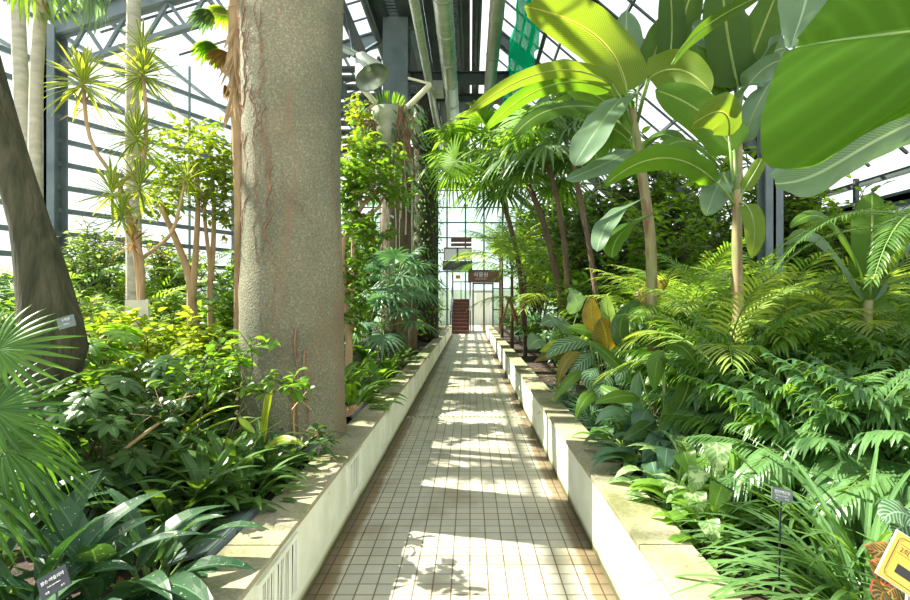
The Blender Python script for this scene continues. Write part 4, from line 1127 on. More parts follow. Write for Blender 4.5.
banana('banana plant with dark upright leaves fanning up to the glass beside the giant leaf', None,
  [(735,400,d+.3),(737,260,d+.2),(738,170,d),(738,130,d),(737,100,d)], [.045,.045,.04,.035,.03], [
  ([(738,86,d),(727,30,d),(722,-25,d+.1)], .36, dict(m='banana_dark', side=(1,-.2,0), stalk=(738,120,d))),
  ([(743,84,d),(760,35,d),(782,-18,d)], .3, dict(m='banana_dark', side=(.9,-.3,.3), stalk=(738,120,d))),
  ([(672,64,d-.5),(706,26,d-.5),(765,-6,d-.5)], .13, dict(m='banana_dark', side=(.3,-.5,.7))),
  ([(735,90,d+.1),(712,50,d+.2),(688,22,d+.3)], .3, dict(m='banana_grey', side=(.7,-.3,.6), stalk=(738,125,d))),
  ([(728,92,d+.1),(706,66,d+.1),(686,48,d+.1)], .2, dict(m='banana', side=(.7,-.3,.6), stalk=(738,130,d))),
  ([(744,86,d),(766,58,d),(786,48,d)], .3, dict(m='banana_grey', side=(.5,-.3,.8), stalk=(738,125,d))),
  ([(736,104,d-.1),(758,74,d-.2),(782,60,d-.2)], .2, dict(m='banana_grey', side=(.5,-.3,.8))),
  ([(742,142,d-.1),(756,108,d-.2),(772,80,d-.2)], .2, dict(m='banana_grey', side=(.8,-.3,.5))),
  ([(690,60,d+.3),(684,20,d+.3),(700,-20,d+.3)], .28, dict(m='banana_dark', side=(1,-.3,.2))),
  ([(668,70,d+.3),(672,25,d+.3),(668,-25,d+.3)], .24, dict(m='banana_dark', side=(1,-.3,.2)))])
# giant leaves hanging in from the near top right
t = thing('banana_plant', 'giant backlit green banana leaf hanging overhead at the near right', 'plant', V((1.95,1.6,SOIL)))
stem_through('stem', t, [(1080,560,1.6),(1100,400,1.6),(1140,200,1.6),(1150,80,1.5)], [.09,.08,.06,.04], 'banana_stem', 14)
mid = [(1060,15,1.12),(980,24,1.04),(910,32,1.0),(860,38,1.0),(820,43,1.0),(797,48,1.0)]
low = [(925,110,.98),(885,124,.96),(848,144,.95),(815,166,.94),(774,168,.94),(760,148,.95),(762,118,.96),(772,80,.98),(784,52,1.0)]
upp = [(1000,-100,1.1),(930,-80,1.06),(880,-50,1.05),(845,-22,1.04),(828,0,1.03),(812,20,1.02),(797,38,1.0)]
f = world_part('leaf', loft_leaf(low, mid, upp, 30, 7, .004, 40), 'banana_giant', t)
obj('midrib', rib_mesh([(1150,80,1.5)]+mid, .014, .003), M['stem_green'], f)
low2 = [(1000,150,1.3),(940,140,1.28),(905,146,1.25),(870,162,1.22),(843,178,1.2),(820,194,1.18),(800,196,1.18),(777,190,1.18)]
mid2 = [(1000,100,1.3),(940,112,1.28),(905,126,1.25),(870,144,1.22),(840,162,1.2),(818,174,1.2),(795,182,1.19),(775,184,1.18)]
upp2 = [(1000,60,1.3),(940,75,1.28),(905,95,1.25),(868,112,1.22),(832,130,1.22),(805,148,1.22),(785,160,1.22),(769,174,1.2)]
world_part('leaf', loft_leaf(low2, mid2, upp2, 26, 5, .006, 40), 'banana_grey', t)
low3 = [(835,-30,1.35),(828,5,1.33),(812,25,1.31),(798,45,1.3),(793,49,1.3)]
mid3 = [(815,-50,1.35),(808,-10,1.35),(802,15,1.34),(795,35,1.33),(791,48,1.3)]
upp3 = [(790,-50,1.35),(778,-15,1.35),(778,5,1.35),(781,28,1.34),(787,48,1.3)]
world_part('leaf', loft_leaf(low3, mid3, upp3, 20, 4, .004, 30), 'banana_grey', t)
# broad paddle leaves among the ferns on the right
d = 3.6
t = thing('banana_plant', 'low broad-leaved plant with pale paddle leaves below the giant leaf', 'plant', V((P(868,400,d).x,d,SOIL)))
stem_through('stem', t, [(866,430,d),(866,360,d),(868,300,d)], [.05,.04,.03], 'banana_stem')
for a in (([(870,300,d),(872,240,d),(872,192,d+.1)], .26, dict(m='banana', side=(1,-.2,0))),
          ([(868,290,d),(830,222,d),(790,228,d-.1)], .13, dict(m='banana')), ([(864,300,d),(820,240,d-.1),(786,246,d-.1)], .14, dict(m='banana_grey')),
          ([(872,290,d),(890,240,d),(925,228,d)], .14, dict(m='banana')), ([(873,300,d),(895,250,d),(925,250,d)], .12, dict(m='banana_grey')),
          ([(870,310,d),(880,270,d+.2),(878,232,d+.3)], .26, dict(m='mid', side=(1,-.2,0)))): bleaf(t, *a[:2], **a[2])

# ---------------- left bed, near
t = thing('fan_palm', 'bright green fan palm reaching in before the leaning mossy trunk', 'plant', V((-2.05,1.9,SOIL)))
stem_through('stem', t, [(-70,640,1.9),(-66,500,1.9),(-60,380,1.9),(-55,330,1.9)], [.02,.018,.016], 'stem_dark')
def fan(root, px, py, d, rz, ry, rx, sc=1, m='fan_green', petiole=.25, sm='stem_green', **kw):
    a_, b_ = get(fan_mesh, up=0, petiole=petiole, **kw)
    f = obj('frond', mat_mesh(a_, M[m]), None, root, TR(P(px,py,d)-root.location, rz, ry, rx, sc)); obj('leaf_stalk', mat_mesh(b_, M[sm]), None, f)
FK = dict(rad=.25, nseg=22, W=.0095, span=4.6, droop=.2, seed=5)
fan(t, -62,345,1.9, -.1,.05,1.05, **FK); fan(t, -60,392,1.85, -.2,.22,1.0, **FK)

FD = dict(rad=.33, nseg=18, W=.011, span=3.4, droop=.95, seed=6)
fan(t, -55,455,1.8, -.1,-.1,.3, sc=.95, **FD); fan(t, -75,480,1.75, -.5,-.1,.2, **FD); fan(t, -60,420,1.95, .2,.1,.4, sc=.9, **FD)
SP = dict(n=16, L=.52, W=.1, spread=.08, e0=1.45, e1=.6, droop=.8, kind='lance', seg=9, fold=.25, stalk=.3, wave=.02, cols=4)
for px, d, s, sc, lb in ((30,1.62,1,1.0,'spotted broad-leaved clump around the black label at the near corner'),
                     (100,1.75,2,1.05,'spotted upright strap-leaved clump in front of the slanted information plate'),
                     (-20,1.9,3,1.0,'spotted broad leaves below the drooping fan palm at the edge of the bed'),
                     (5,1.45,1,.75,'small spotted clump at the very corner of the bed beside the black label'), (150,2.0,4,.8,'glossy clump with long leaves touching the nearest information plate'),
                     (60,2.15,2,.9,'dusty broad-leaved clump behind the near corner label')):
    tuft('aspidistra', lb, 'plant', soil(px,d), 'spotted', rz=px*.1, sc=sc, seed=s, **SP)
ST = dict(n=34, L=.48, W=.062, spread=.1, e0=1.35, e1=.45, droop=1.0, kind='lance', seg=7, fold=.25, stalk=.2)
for i, (px, d, s, sc, lb) in enumerate(((168,2.4,1,1.0,'dark glossy strap-leaved clump directly behind the nearest information plate'),
     (120,2.55,2,1.0,'dark strap-leaved clump below the umbrella-leaf shrub'), (205,2.62,3,.95,'glossy strap-leaved clump spilling onto the near coping'),
     (150,2.95,1,1.05,'strap-leaved clump around the foot of the diagonal stem'), (190,3.05,2,1.05,'strap-leaved clump in the middle of the bed before the huge trunk'),
     (232,2.95,3,1.0,'glossy strap-leaved clump against the coping before the huge trunk'), (215,3.4,1,1.0,'strap-leaved clump at the outer side of the huge trunk foot'),
     (262,3.15,2,.9,'strap-leaved clump with a yellowed leaf at the foot of the huge trunk'), (95,2.95,3,1.1,'dark strap-leaved clump beside the leaning trunk base'),
     (175,3.6,2,1.1,'strap-leaved clump in front of the pale board'), (285,3.32,1,.62,'small tuft between the coping and the huge trunk'),
     (246,2.68,1,.8,'low glossy clump overhanging the coping above the second vent'), (60,3.4,2,1.1,'strap-leaved clump behind the leaning trunk'))):
    tuft('strap_leaf_clump', lb, 'plant', soil(px,d), 'strap' if i%3 else 'dark', rz=i*1.3, sc=sc, seed=s, **ST)
UM = dict(fn=umbrella_shrub)
bush('umbrella_shrub', 'dark umbrella-leaf shrub beside the leaning mossy trunk', 'plant', soil(98,2.55), 'dark', sc=1, rx=.36, rh=.72, n=44, L=.11, W=.042, seed=1, **UM)
bush('umbrella_shrub', 'second umbrella-leaf shrub behind the black label, below the leaning trunk', 'plant', soil(52,2.5), 'dark', rx=.36, rh=.62, n=40, L=.12, W=.045, seed=2, **UM)
bush('umbrella_shrub', 'green umbrella-leaf shrub between the leaning trunk and the pale board', 'plant', soil(100,3.4), 'mid', sc=1.25, rx=.36, rh=.72, n=44, L=.11, W=.042, seed=1, **UM)
bush('umbrella_shrub', 'small umbrella-leaf shrub in front of the pale board', 'plant', soil(158,3.3), 'dark', sc=1.0, rh=.75, rx=.3, n=34, L=.1, W=.04, seed=3, **UM)
SB = dict(rx=.5, rh=1.1, n=620, L=.11, W=.055, stems=9, whorl=5, z0=.3)
for i, (px, d, s, sc, m, lb) in enumerate(((150,4.1,1,1.1,'yellow','sunlit yellow-green bush in front of the dracaena stems'),
     (108,4.4,2,1.1,'yellow','yellow-green bush just behind the leaning trunk name plate'), (198,4.5,3,1.0,'yellow','yellow-leaved bush beside the outer side of the huge trunk'),
     (172,3.7,2,.8,'mid','green leafy bush in front of the sunlit yellow bush'), (215,3.75,1,.8,'mid','loose green bush whose twigs cross the huge trunk'),
     (75,4.8,3,1.1,'yellow','bright bush between the leaning trunk and the glass wall'), (228,5.0,2,.9,'yellow','sunlit bush close behind the huge trunk'),
     (125,5.4,1,1.1,'pale','pale bush at the dracaena foot'))):
    bush('leafy_shrub', lb, 'plant', soil(px,d), m, rz=i, sc=sc, seed=s, **SB)
tree('thin sapling leaning over the coping with glossy sprays against the huge trunk',
     [([(212,560,3.0),(216,480,3.0),(230,430,3.0),(250,402,3.0),(268,385,3.0)],[.008,.007,.005,.003]),
      ([(198,560,3.1),(196,450,3.1),(205,400,3.1),(215,360,3.1)],[.008,.006,.004]), ([(216,480,3.0),(240,410,3.05),(252,370,3.05),(250,340,3.05)],[.005,.004,.003])],
     [(262,388,3.0,.12,.05,26),(292,380,2.95,.14,.04,30),(285,384,3.0,.1,.04,14),(240,362,3.05,.1,.1,24),(212,355,3.1,.16,.14,50),(250,345,3.05,.1,.05,16),(190,385,3.1,.15,.15,50)], m='mid', bark='stem_dark', seed=12, L=.085, W=.042, kind='oval', cat='plant')
tree('bare diagonal stem with a tuft of dark leaves at its tip among the strap leaves',
     [([(75,500,2.5),(100,470,2.5),(130,445,2.5),(160,422,2.5)],[.012,.011,.009,.007])], [(172,412,2.5,.12,.08,60),(160,400,2.5,.12,.08,40)], m='dark', bark='stem_tan', seed=13, L=.07, W=.036, kind='oval', cat='plant')
tree('little vine with five-fingered leaves at the foot of the huge trunk',
     [([(312,478,3.4),(318,455,3.4),(322,438,3.4)],[.005,.004,.003]), ([(296,450,3.45),(294,425,3.45),(295,395,3.4)],[.004,.003,.002])],
     [(318,432,3.35,.09,.03,30),(326,440,3.3,.07,.04,18),(300,398,3.35,.05,.03,8)], m='dark', seed=14, L=.1, W=.035, cat='plant')
for i, (px, d, sc, lb) in enumerate(((128,3.5,1.0,'pandanus with long pale arching straps near the diagonal stem'), (165,3.3,.9,'pandanus with sunlit broad straps in the middle of the bed'),
                             (222,3.5,.75,'clump with pale upright straps close to the huge trunk'))):
    tuft('pandanus', lb, 'plant', soil(px,d), 'striped', rz=i*2, sc=sc, n=14, L=.85, W=.075, spread=.06, e0=1.4, e1=.6, droop=.8, seed=4+i, fold=.35)
t = thing('strap_leaf_clump', 'single upright yellow-green strap leaf in front of the huge trunk', 'plant', soil(262,3.3))
bleaf(t, [(262,445,3.3),(266,408,3.3),(275,372,3.3)], .05, m='yellow', kind='strap', side=(1,-.1,0), rib=.002)
bleaf(t, [(262,462,3.3),(248,430,3.25),(234,412,3.2)], .09, m='pale', kind='lance', side=(1,-.4,.2), rib=.002)
bleaf(t, [(258,458,3.3),(280,440,3.2),(308,447,3.1)], .07, m='yellow', kind='lance', rib=.002)

# ---------------- left bed, beyond
PK = dict(L=1.9, n=9, ll=.5, lw=.045, bend=1.1, elevs=(1.3,1.0,.75,.4), ldroop=.4)
def fp(label, px, d, h, n=9, m='frond_pale', seed=1, sc=None, X=None, **kw):
    k = dict(PK); k.update(kw); k['n'] = n
    loc = soil(px, d)
    nl = k.pop('nl', 22)
    fk = {a: b for a, b in k.items() if a not in ('L','n','elevs')}
    return palm('palm', label, 'plant', loc, 'frond', h, k['n'], k['L'], m, seed=seed, elevs=k['elevs'], tr=.04, **{a:b for a,b in fk.items()})
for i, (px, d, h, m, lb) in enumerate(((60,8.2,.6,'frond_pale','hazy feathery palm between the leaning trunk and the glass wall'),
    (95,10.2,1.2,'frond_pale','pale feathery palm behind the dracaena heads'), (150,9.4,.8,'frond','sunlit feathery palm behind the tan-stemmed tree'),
    (190,10.8,1.1,'frond_pale','distant haze-pale palm between the tan stems'), (228,9.0,.5,'frond_pale','haze-pale palm beside the edge of the huge trunk'),
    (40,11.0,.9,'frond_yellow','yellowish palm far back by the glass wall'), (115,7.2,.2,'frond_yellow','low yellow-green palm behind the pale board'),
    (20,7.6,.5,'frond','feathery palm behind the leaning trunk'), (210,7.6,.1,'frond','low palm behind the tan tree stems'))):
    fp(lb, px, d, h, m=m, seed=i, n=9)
HB = dict(rx=.9, rh=1.7, n=900, L=.2, W=.1, stems=9, z0=.2, sr=.015, outer=.6)
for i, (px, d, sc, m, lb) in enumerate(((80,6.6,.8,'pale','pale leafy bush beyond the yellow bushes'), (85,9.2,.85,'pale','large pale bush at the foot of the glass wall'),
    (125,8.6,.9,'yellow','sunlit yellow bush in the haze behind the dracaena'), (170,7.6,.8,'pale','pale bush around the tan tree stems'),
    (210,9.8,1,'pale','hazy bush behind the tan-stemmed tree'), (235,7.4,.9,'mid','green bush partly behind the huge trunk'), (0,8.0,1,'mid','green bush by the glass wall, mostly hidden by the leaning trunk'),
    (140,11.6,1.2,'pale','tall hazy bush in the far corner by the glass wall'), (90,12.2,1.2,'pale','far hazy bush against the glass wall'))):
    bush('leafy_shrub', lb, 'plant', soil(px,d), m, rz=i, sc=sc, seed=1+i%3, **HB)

# ---------------- left bed, past the huge trunk
LW = dict(n=26, L=.42, W=.1, spread=.1, e0=1.3, e1=.35, droop=.9, kind='oval', seg=6, fold=.2, stalk=.45)
for i, (px, d, sc, m, lb) in enumerate(((350,4.95,1,'mid','low broad-leaved clump between the huge trunk and the coping'), (362,5.6,.95,'dark','dark broad-leaved clump at the coping past the huge trunk'),
    (338,5.7,1.1,'mid','low broad-leaved clump hidden partly behind the huge trunk'), (374,6.5,.9,'mid','bright broad-leaved clump at the coping near the twisting tree'),
    (355,6.9,1.2,'dark','dark clump at the foot of the twisting tan tree'), (388,7.6,.9,'mid','broad-leaved clump at the coping before the brown trunk'),
    (370,8.4,1.3,'mid','leafy clump before the small fan palm'), (402,9.0,1,'dark','dark clump beside the brown trunk foot'))):
    tuft('broad_leaf_clump', lb, 'plant', soil(px,d), m, rz=i*1.7, sc=sc, seed=1+i%3, **LW)
for i, (px, d, h, sc, n, lb) in enumerate(((398,8.0,1.45,.5,16,'small fan palm with dark drooping fans in front of the brown trunk'), (382,7.6,.75,.42,12,'lower fan palm beside the coping, below the larger one'),
    (415,10.0,1.4,.45,12,'small fan palm leaning over the coping past the brown trunk'))):
    loc = soil(px,d); loc.x = min(loc.x, -1.2)
    palm('fan_palm', lb, 'plant', loc, 'fan', h, n, sc, 'bluegreen', trunkm='stem_dark', tr=.025, seed=i, elevs=(1.1,.6,.2,-.2), nseg=16, W=.022, droop=.35, petiole=.45, span=4.2)
for i, (x, y, sc, m, lb) in enumerate(((-1.5,11.4,.55,'mid','green bush at the coping just past the brown trunk'), (-1.55,13.2,.6,'dark','dark bush at the foot of the ivy-clad trunk'),
    (-1.6,16,.6,'mid','bush beyond the ivy-clad trunk'), (-1.7,18.6,.7,'yellow','yellow-tinged bush near the far end of the planter wall'), (-1.7,21.2,.8,'mid','last bush in the bed beside the steps'),
    (-2.6,9.4,1.0,'mid','green bush behind the small fan palm'), (-3.0,7.0,.9,'mid','bush behind the twisting tan tree'), (-3.6,11.5,1.2,'mid','large bush far behind the hanging planter'))):
    bush('leafy_shrub', lb, 'plant', V((x,y,SOIL)), m, rz=i, sc=sc, seed=1+i%3, **HB)
TB = dict(rx=1.3, rh=4.2, n=2600, L=.2, W=.09, stems=12, z0=.5, sr=.03, outer=.5)
for i, (x, y, sc, m, lb) in enumerate(((-2.9,14.5,.95,'mid','tall leafy tree behind the ivy-clad trunk'), (-4.0,17.5,1.05,'mid','tall tree in the far corner of the house'), (-2.5,19.5,.95,'dark','tall dark tree near the far balcony'),
    (-4.6,10.2,.62,'mid','medium leafy tree behind the huge trunk'))):
    bush('leafy_tree', lb, 'tree', V((x,y,SOIL)), m, rz=i, sc=sc, seed=1+i%2, **TB)

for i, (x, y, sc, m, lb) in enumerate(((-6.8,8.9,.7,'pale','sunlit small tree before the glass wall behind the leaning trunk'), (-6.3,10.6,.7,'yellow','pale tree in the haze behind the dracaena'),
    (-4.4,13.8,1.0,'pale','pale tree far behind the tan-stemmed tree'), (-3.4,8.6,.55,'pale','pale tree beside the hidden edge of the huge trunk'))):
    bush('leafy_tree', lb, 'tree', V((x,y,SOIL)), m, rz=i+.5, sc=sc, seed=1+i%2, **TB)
# ---------------- right bed, far
AR = dict(L=2.0, ll=.5, lw=.035, bend=1.3, elevs=(1.45,1.25,1.0,.7), ldroop=.5, vee=.15)
for i, (px, d, h, n, m, lb) in enumerate(((502,14.5,2.3,12,'frond','far palm whose arching fronds hang over the path before the sign board'), (512,12.0,1.9,12,'frond_yellow','yellow-green palm arching over the path'),
    (525,10.5,1.6,12,'frond','slender palm with arching fronds beside the far bushes'), (540,13.5,1.6,12,'frond','tall feathery palm behind the arching palms'), (500,18.5,2.6,12,'frond','last palm before the doorway'),
    (545,9.6,.9,10,'frond_yellow','palm with yellowing fronds behind the brown palm stem'))):
    fp(lb, px, d, h, n=n, m=m, seed=i+20, **AR)
def fanpalm(label, pts, rads, crown, n, rad, m, seed, tm='bark_brown', **kw):
    t = thing('palm_tree', label, 'tree', V((P(*pts[0]).x, pts[0][2], SOIL)))
    stem_through('trunk', t, pts, rads, tm, 12)
    rr = random.Random(seed); top = P(*crown)-t.location
    for k in range(n):
        u = k/(n-1); a = k*2.399; a_, b_ = get(fan_mesh, rad=rad, up=[1.1,.7,.35,.0][min(3,int(u*4))], seed=k%3, **kw)
        f = obj('frond', mat_mesh(a_, M[m]), None, t, TR(top, a, 0, 0, rr.uniform(.85,1.1))); obj('leaf_stalk', mat_mesh(b_, M['stem_green']), None, f)
    return t
FP = dict(nseg=24, W=.03, droop=.45, petiole=.7, span=4.6)
fanpalm('fan palm on a slanting brown fibrous stem at the edge of the path', [(566,360,9),(561,300,9),(552,255,9),(541,215,9),(528,185,9)], [.065,.06,.06,.055,.05], (526,182,9), 18, .75, 'frond', 3, **FP)
fanpalm('silvery fan palm crown between the brown palm stem and the bananas', [(570,330,8),(565,250,8),(555,190,8),(548,165,8)], [.045,.045,.04,.04], (547,160,8), 16, .75, 'frond_pale', 4, **FP)
fanpalm('fan palm with a glowing yellow-green leaf hanging out over the path', [(524,330,10.5),(518,260,10.5),(502,200,10.5),(482,165,10.2)], [.05,.05,.05,.05], (480,160,10.2), 16, .85, 'frond', 5, **FP)
t = bpy.data.objects['palm_tree.004'] if 'palm_tree.004' in bpy.data.objects else None
fanpalm('dense green fan palm beside the long drooping banana leaves', [(600,330,7.2),(590,250,7.2),(580,200,7.2),(572,150,7.2)], [.04,.04,.04,.04], (572,140,7.2), 14, .55, 'frond', 6, **FP)
t = thing('palm_leaf', 'glowing yellow-green fan leaf hanging out beside the overhead duct', 'leaf', P(474,150,8.2))
a_, b_ = get(fan_mesh, rad=.85, up=0, seed=9, nseg=30, span=4.4, droop=.3, petiole=.35, W=.02)
f = obj('frond', mat_mesh(a_, M['frond_lime']), None, t, TR((0,0,0), PI-.2, .5, -1.1)); obj('leaf_stalk', mat_mesh(b_, M['stem_green']), None, f)
for i, (x, y, sc, m, lb) in enumerate(((1.5,20.5,.7,'mid','bush beside the doorway at the far end'), (1.5,17.5,.65,'bluegreen','blue-green bush near the far doorway'), (1.45,14.6,.6,'mid','rounded bush by the far coping'),
    (1.5,12.4,.55,'bluegreen','blue-green bush beside the red wooden stake'), (1.45,10.4,.5,'mid','low bush at the coping below the arching palms'), (1.5,8.8,.5,'bluegreen','bush at the foot of the slanting brown palm'),
    (1.5,7.6,.45,'mid','small green bush at the coping before the slanting palm'), (1.45,6.7,.4,'bluegreen','low blue-green bush just past the bronze-leaved clump'), (2.0,6.4,.6,'pale','pale-leaved bush behind the bronze-leaved clump'), (1.9,5.5,.5,'bluegreen','blue-green bush at the foot of the tall banana'), (2.6,5.6,.7,'mid','green bush between the two banana stems'),
    (2.6,9.2,.9,'dark','dark bush behind the slanting brown palm'), (2.0,8.3,1.05,'mid','large leafy bush between the slanting brown palm and the tall banana'), (2.25,7.3,.8,'pale','pale leafy bush in front of the dark trees by the tall banana'), (2.9,11.4,1,'dark','dark bush in the depth of the bed'))):
    bush('leafy_shrub', lb, 'plant', V((x,y,SOIL)), m, rz=i, sc=sc, seed=1+i%3, **HB)
for i, (x, y, sc, m, lb) in enumerate(((2.7,13,1.2,'mid','tall tree behind the arching palms'), (2.3,17.5,1.3,'mid','dark tree near the far end of the bed'), (3.8,9.6,1.15,'mid','dark tree behind the tall banana'),
    (2.7,9.8,1.0,'dark','dark tree behind the silvery fan palm'),
    (4.5,7.6,1.05,'mid','dark tree behind the rounded-leaf banana'), (5.5,8.2,.85,'mid','green tree before the blue-grey wall'), (4.6,11.5,.95,'mid','dark tree in the far corner by the sloping roof'), (2.7,7.2,.75,'mid','leafy tree among the banana stems'), (2.9,15,1.15,'mid','tall leafy tree deep behind the brown palm stem'), (5.2,6.9,.75,'mid','green tree by the blue-grey wall behind the paddle leaves'), (5.4,5.6,.5,'dark','dark tree by the wall under the giant leaf'))):
    bush('leafy_tree', lb, 'tree', V((x,y,SOIL)), m, rz=i, sc=sc, seed=1+i%2, **TB)
t = thing('wooden_stake', 'red-brown wooden A-shaped stake among the far bushes', 'stake', P(508,322,11)); t.location.z = SOIL
p0 = t.location
obj('leg', MB().beam(P(500,332,11)-p0, P(509,298,11)-p0, .05), M['wood_red'], t); obj('leg', MB().beam(P(518,326,11.2)-p0, P(509,298,11)-p0, .05), M['wood_red'], t); obj('crosspiece', MB().beam(P(505,298,11)-p0, P(513,298,11)-p0, .05), M['wood_red'], t)

# bronze and veined clump
t = thing('bronze_leaf_plant', 'clump of upright bronze and white-veined broad leaves beside the coping', 'plant', soil(600,4.8))
d = 4.8; root = (604,410,4.8)
for pts, W, m in (([(595,333,d),(592,315,d),(590,297,d)],.17,'bronze'), ([(608,350,d-.1),(606,335,d-.1),(600,318,d-.1)],.24,'bronze'), ([(637,309,d),(648,294,d),(669,280,d)],.18,'bronze'),
    ([(618,318,d),(628,308,d),(640,300,d)],.12,'dark'), ([(589,340,d-.3),(615,362,d-.4),(638,390,d-.5)],.1,'mid'), ([(590,342,d),(566,344,d-.1),(546,358,d-.2)],.14,'veined'), ([(594,355,d-.2),(582,362,d-.3),(569,375,d-.3)],.13,'veined'),
    ([(580,345,d),(558,345,d),(540,352,d)],.12,'yellow'), ([(575,350,d),(552,354,d),(534,362,d)],.1,'bronze'), ([(580,352,d-.2),(566,362,d-.3),(556,390,d-.3)],.1,'bronze'), ([(592,362,d-.2),(576,372,d-.3),(563,396,d-.3)],.1,'bronze'),
    ([(598,368,d-.4),(590,378,d-.5),(600,392,d-.5)],.13,'veined'), ([(612,360,d-.3),(622,366,d-.4),(616,384,d-.5)],.15,'veined'), ([(625,335,d),(636,330,d),(640,345,d)],.17,'dark'), ([(640,330,d),(655,320,d),(672,318,d)],.16,'veined'),
    ([(612,330,d),(608,312,d),(606,295,d)],.13,'pale'), ([(600,340,d),(585,330,d),(565,328,d)],.12,'mid'), ([(628,352,d-.2),(620,328,d-.2),(630,305,d-.2)],.15,'dark'),
    ([(600,385,d-.5),(620,396,d-.7),(645,402,d-.7)],.12,'mid'), ([(596,392,d-.5),(585,400,d-.7),(575,420,d-.7)],.1,'mid'), ([(645,365,d-.4),(655,360,d-.5),(668,372,d-.5)],.17,'veined'),
    ([(590,370,d-.3),(570,380,d-.4),(552,404,d-.4)],.09,'mid'), ([(606,372,d-.4),(604,384,d-.5),(596,402,d-.6)],.13,'veined')):
    bleaf(t, pts, W*1.15, m=m, kind='oval' if W > .11 else 'lance', stalk=root, rib=.005, wave=.02)
t = thing('elephant_ear', 'pale silvery heart leaves at the coping behind the bronze-leaved clump', 'plant', soil(560,6.0))
for pts, W in (([(578,312,6.0),(576,300,5.9),(570,288,5.9)],.3), ([(548,345,5.8),(538,340,5.7),(528,350,5.6)],.3), ([(560,325,5.9),(552,320,5.8),(540,326,5.7)],.25), ([(572,330,5.9),(562,324,5.8),(550,316,5.8)],.2)):
    bleaf(t, pts, W, m='banana_grey', kind='ovate', stalk=(562,360,6.0), rib=.005)
t = thing('broad_leaf_plant', 'plant with large bright arching blade leaves below the bronze clump', 'plant', soil(665,3.6))
d = 3.5
for pts, W, m in (([(664,350,d),(682,347,d-.1),(700,372,d-.2)],.13,'banana'), ([(662,350,d),(656,368,d),(655,392,d)],.13,'mid'), ([(690,378,d),(682,402,d-.1),(661,434,d-.2)],.14,'banana'), ([(692,394,d),(712,400,d-.2),(730,425,d-.3)],.15,'bluegreen'),
    ([(700,350,d),(716,342,d),(742,360,d)],.1,'bluegreen'), ([(640,398,d),(620,396,d-.1),(594,404,d-.2)],.11,'mid'), ([(648,410,d),(642,420,d-.1),(640,445,d-.2)],.15,'bluegreen'), ([(670,400,d),(668,425,d-.2),(652,455,d-.3)],.12,'mid'),
    ([(632,415,d),(612,410,d-.2),(595,425,d-.3)],.08,'bluegreen'), ([(700,410,d),(705,440,d-.2),(694,470,d-.3)],.13,'bluegreen'), ([(640,372,d),(636,395,d),(642,425,d)],.08,'bluegreen'), ([(655,420,d),(640,430,d-.3),(622,440,d-.4)],.11,'dark'),
    ([(665,430,d-.2),(655,450,d-.4),(645,485,d-.5)],.15,'bluegreen'), ([(690,430,d-.2),(680,450,d-.4),(678,480,d-.4)],.14,'mid')):
    bleaf(t, pts, W, m=m, kind='lance', stalk=(666,470,3.55), rib=.005, wave=.02)
# strappy tufts overhanging the sunny coping
GS = dict(n=110, L=.42, W=.014, spread=.08, e0=1.4, e1=.35, droop=1.2, seg=6, fold=.3)
for i, (x, y, sc, lb) in enumerate(((1.14,5.3,1,'grassy tuft over the coping opposite the drain channel'), (1.16,4.75,1.05,'grassy tuft over the coping below the bronze-leaved clump'), (1.18,4.3,.95,'grassy tuft over the coping nearest the variegated leaves'),
    (1.12,5.9,.9,'grassy tuft over the coping below the silvery heart leaves'), (1.45,4.5,1.1,'grassy tuft set back beneath the bronze leaves'))):
    tuft('grass_tuft', lb, 'plant', V((x,y,SOIL)), 'bluegreen', rz=i*1.1, sc=sc, seed=1+i%3, **GS)
# variegated arrowhead vines along the coping
SY = dict(n=34, L=.36, W=.14, spread=.16, e0=1.45, e1=.4, droop=1.5, kind='heart', seg=6, fold=.15, stalk=.55, cols=4)
for i, (x, y, sc, m, lb) in enumerate(((1.18,3.75,.8,'mid','green arrowhead vine creeping over the coping past the variegated ones'), (1.2,3.3,.8,'variegated','small variegated arrowhead vine on the coping below the large blade leaves'), (1.26,2.85,1,'variegated','variegated arrowhead vine with the largest cream leaf'),
    (1.17,2.6,.75,'variegated','variegated arrowhead vine lying on the sunny coping'), (1.3,3.2,1.15,'bluegreen','tall green arrowhead plant behind the variegated vines'), (1.12,2.3,.6,'mid','small creeping vine at the coping beside the lily clump'),
    (1.35,3.7,1.2,'bluegreen','green heart-leaved plant beneath the blade-leaved plant'), (1.3,2.5,1.0,'mid','green arrowhead vine behind the strappy lily clump'))):
    tuft('arrowhead_vine', lb, 'plant', V((x,y,SOIL)), m, rz=i*1.9, sc=sc, seed=1+i%3, **SY)
t = thing('arrowhead_vine', 'arrowhead vine with broad cream-marbled heart leaves hanging beside the lily clump', 'plant', V((1.18,2.45,SOIL)))
for x, y, d, l, m, tw in ((716,442,2.25,.15,'variegated',.1),(700,468,2.3,.12,'variegated',-.3),(684,452,2.5,.13,'mid',.3),(667,448,2.7,.14,'bluegreen',-.1),(652,462,2.8,.15,'bluegreen',.2),(694,492,2.35,.13,'variegated',.2),
        (672,482,2.6,.12,'variegated',-.2),(708,520,2.15,.11,'variegated',.3),(690,535,2.25,.1,'variegated',-.3),(706,560,2.12,.11,'mid',.1),(655,505,2.65,.09,'variegated',.2),(676,512,2.45,.1,'variegated',0),(640,478,2.9,.12,'mid',-.2),(722,486,2.2,.12,'mid',-.3),(630,455,3.1,.12,'mid',.1)):
    k = l/d*F
    bleaf(t, [(x,y,d),(x+tw*k*.6,y+k*.5,d-.04),(x+tw*k,y+k,d-.03)], l*.85, m=m, kind='heart', side=(1,-.35,tw), rib=.0018, stalk=(x-6,y+k*1.3,d+.08), wave=.02, fold=.1)
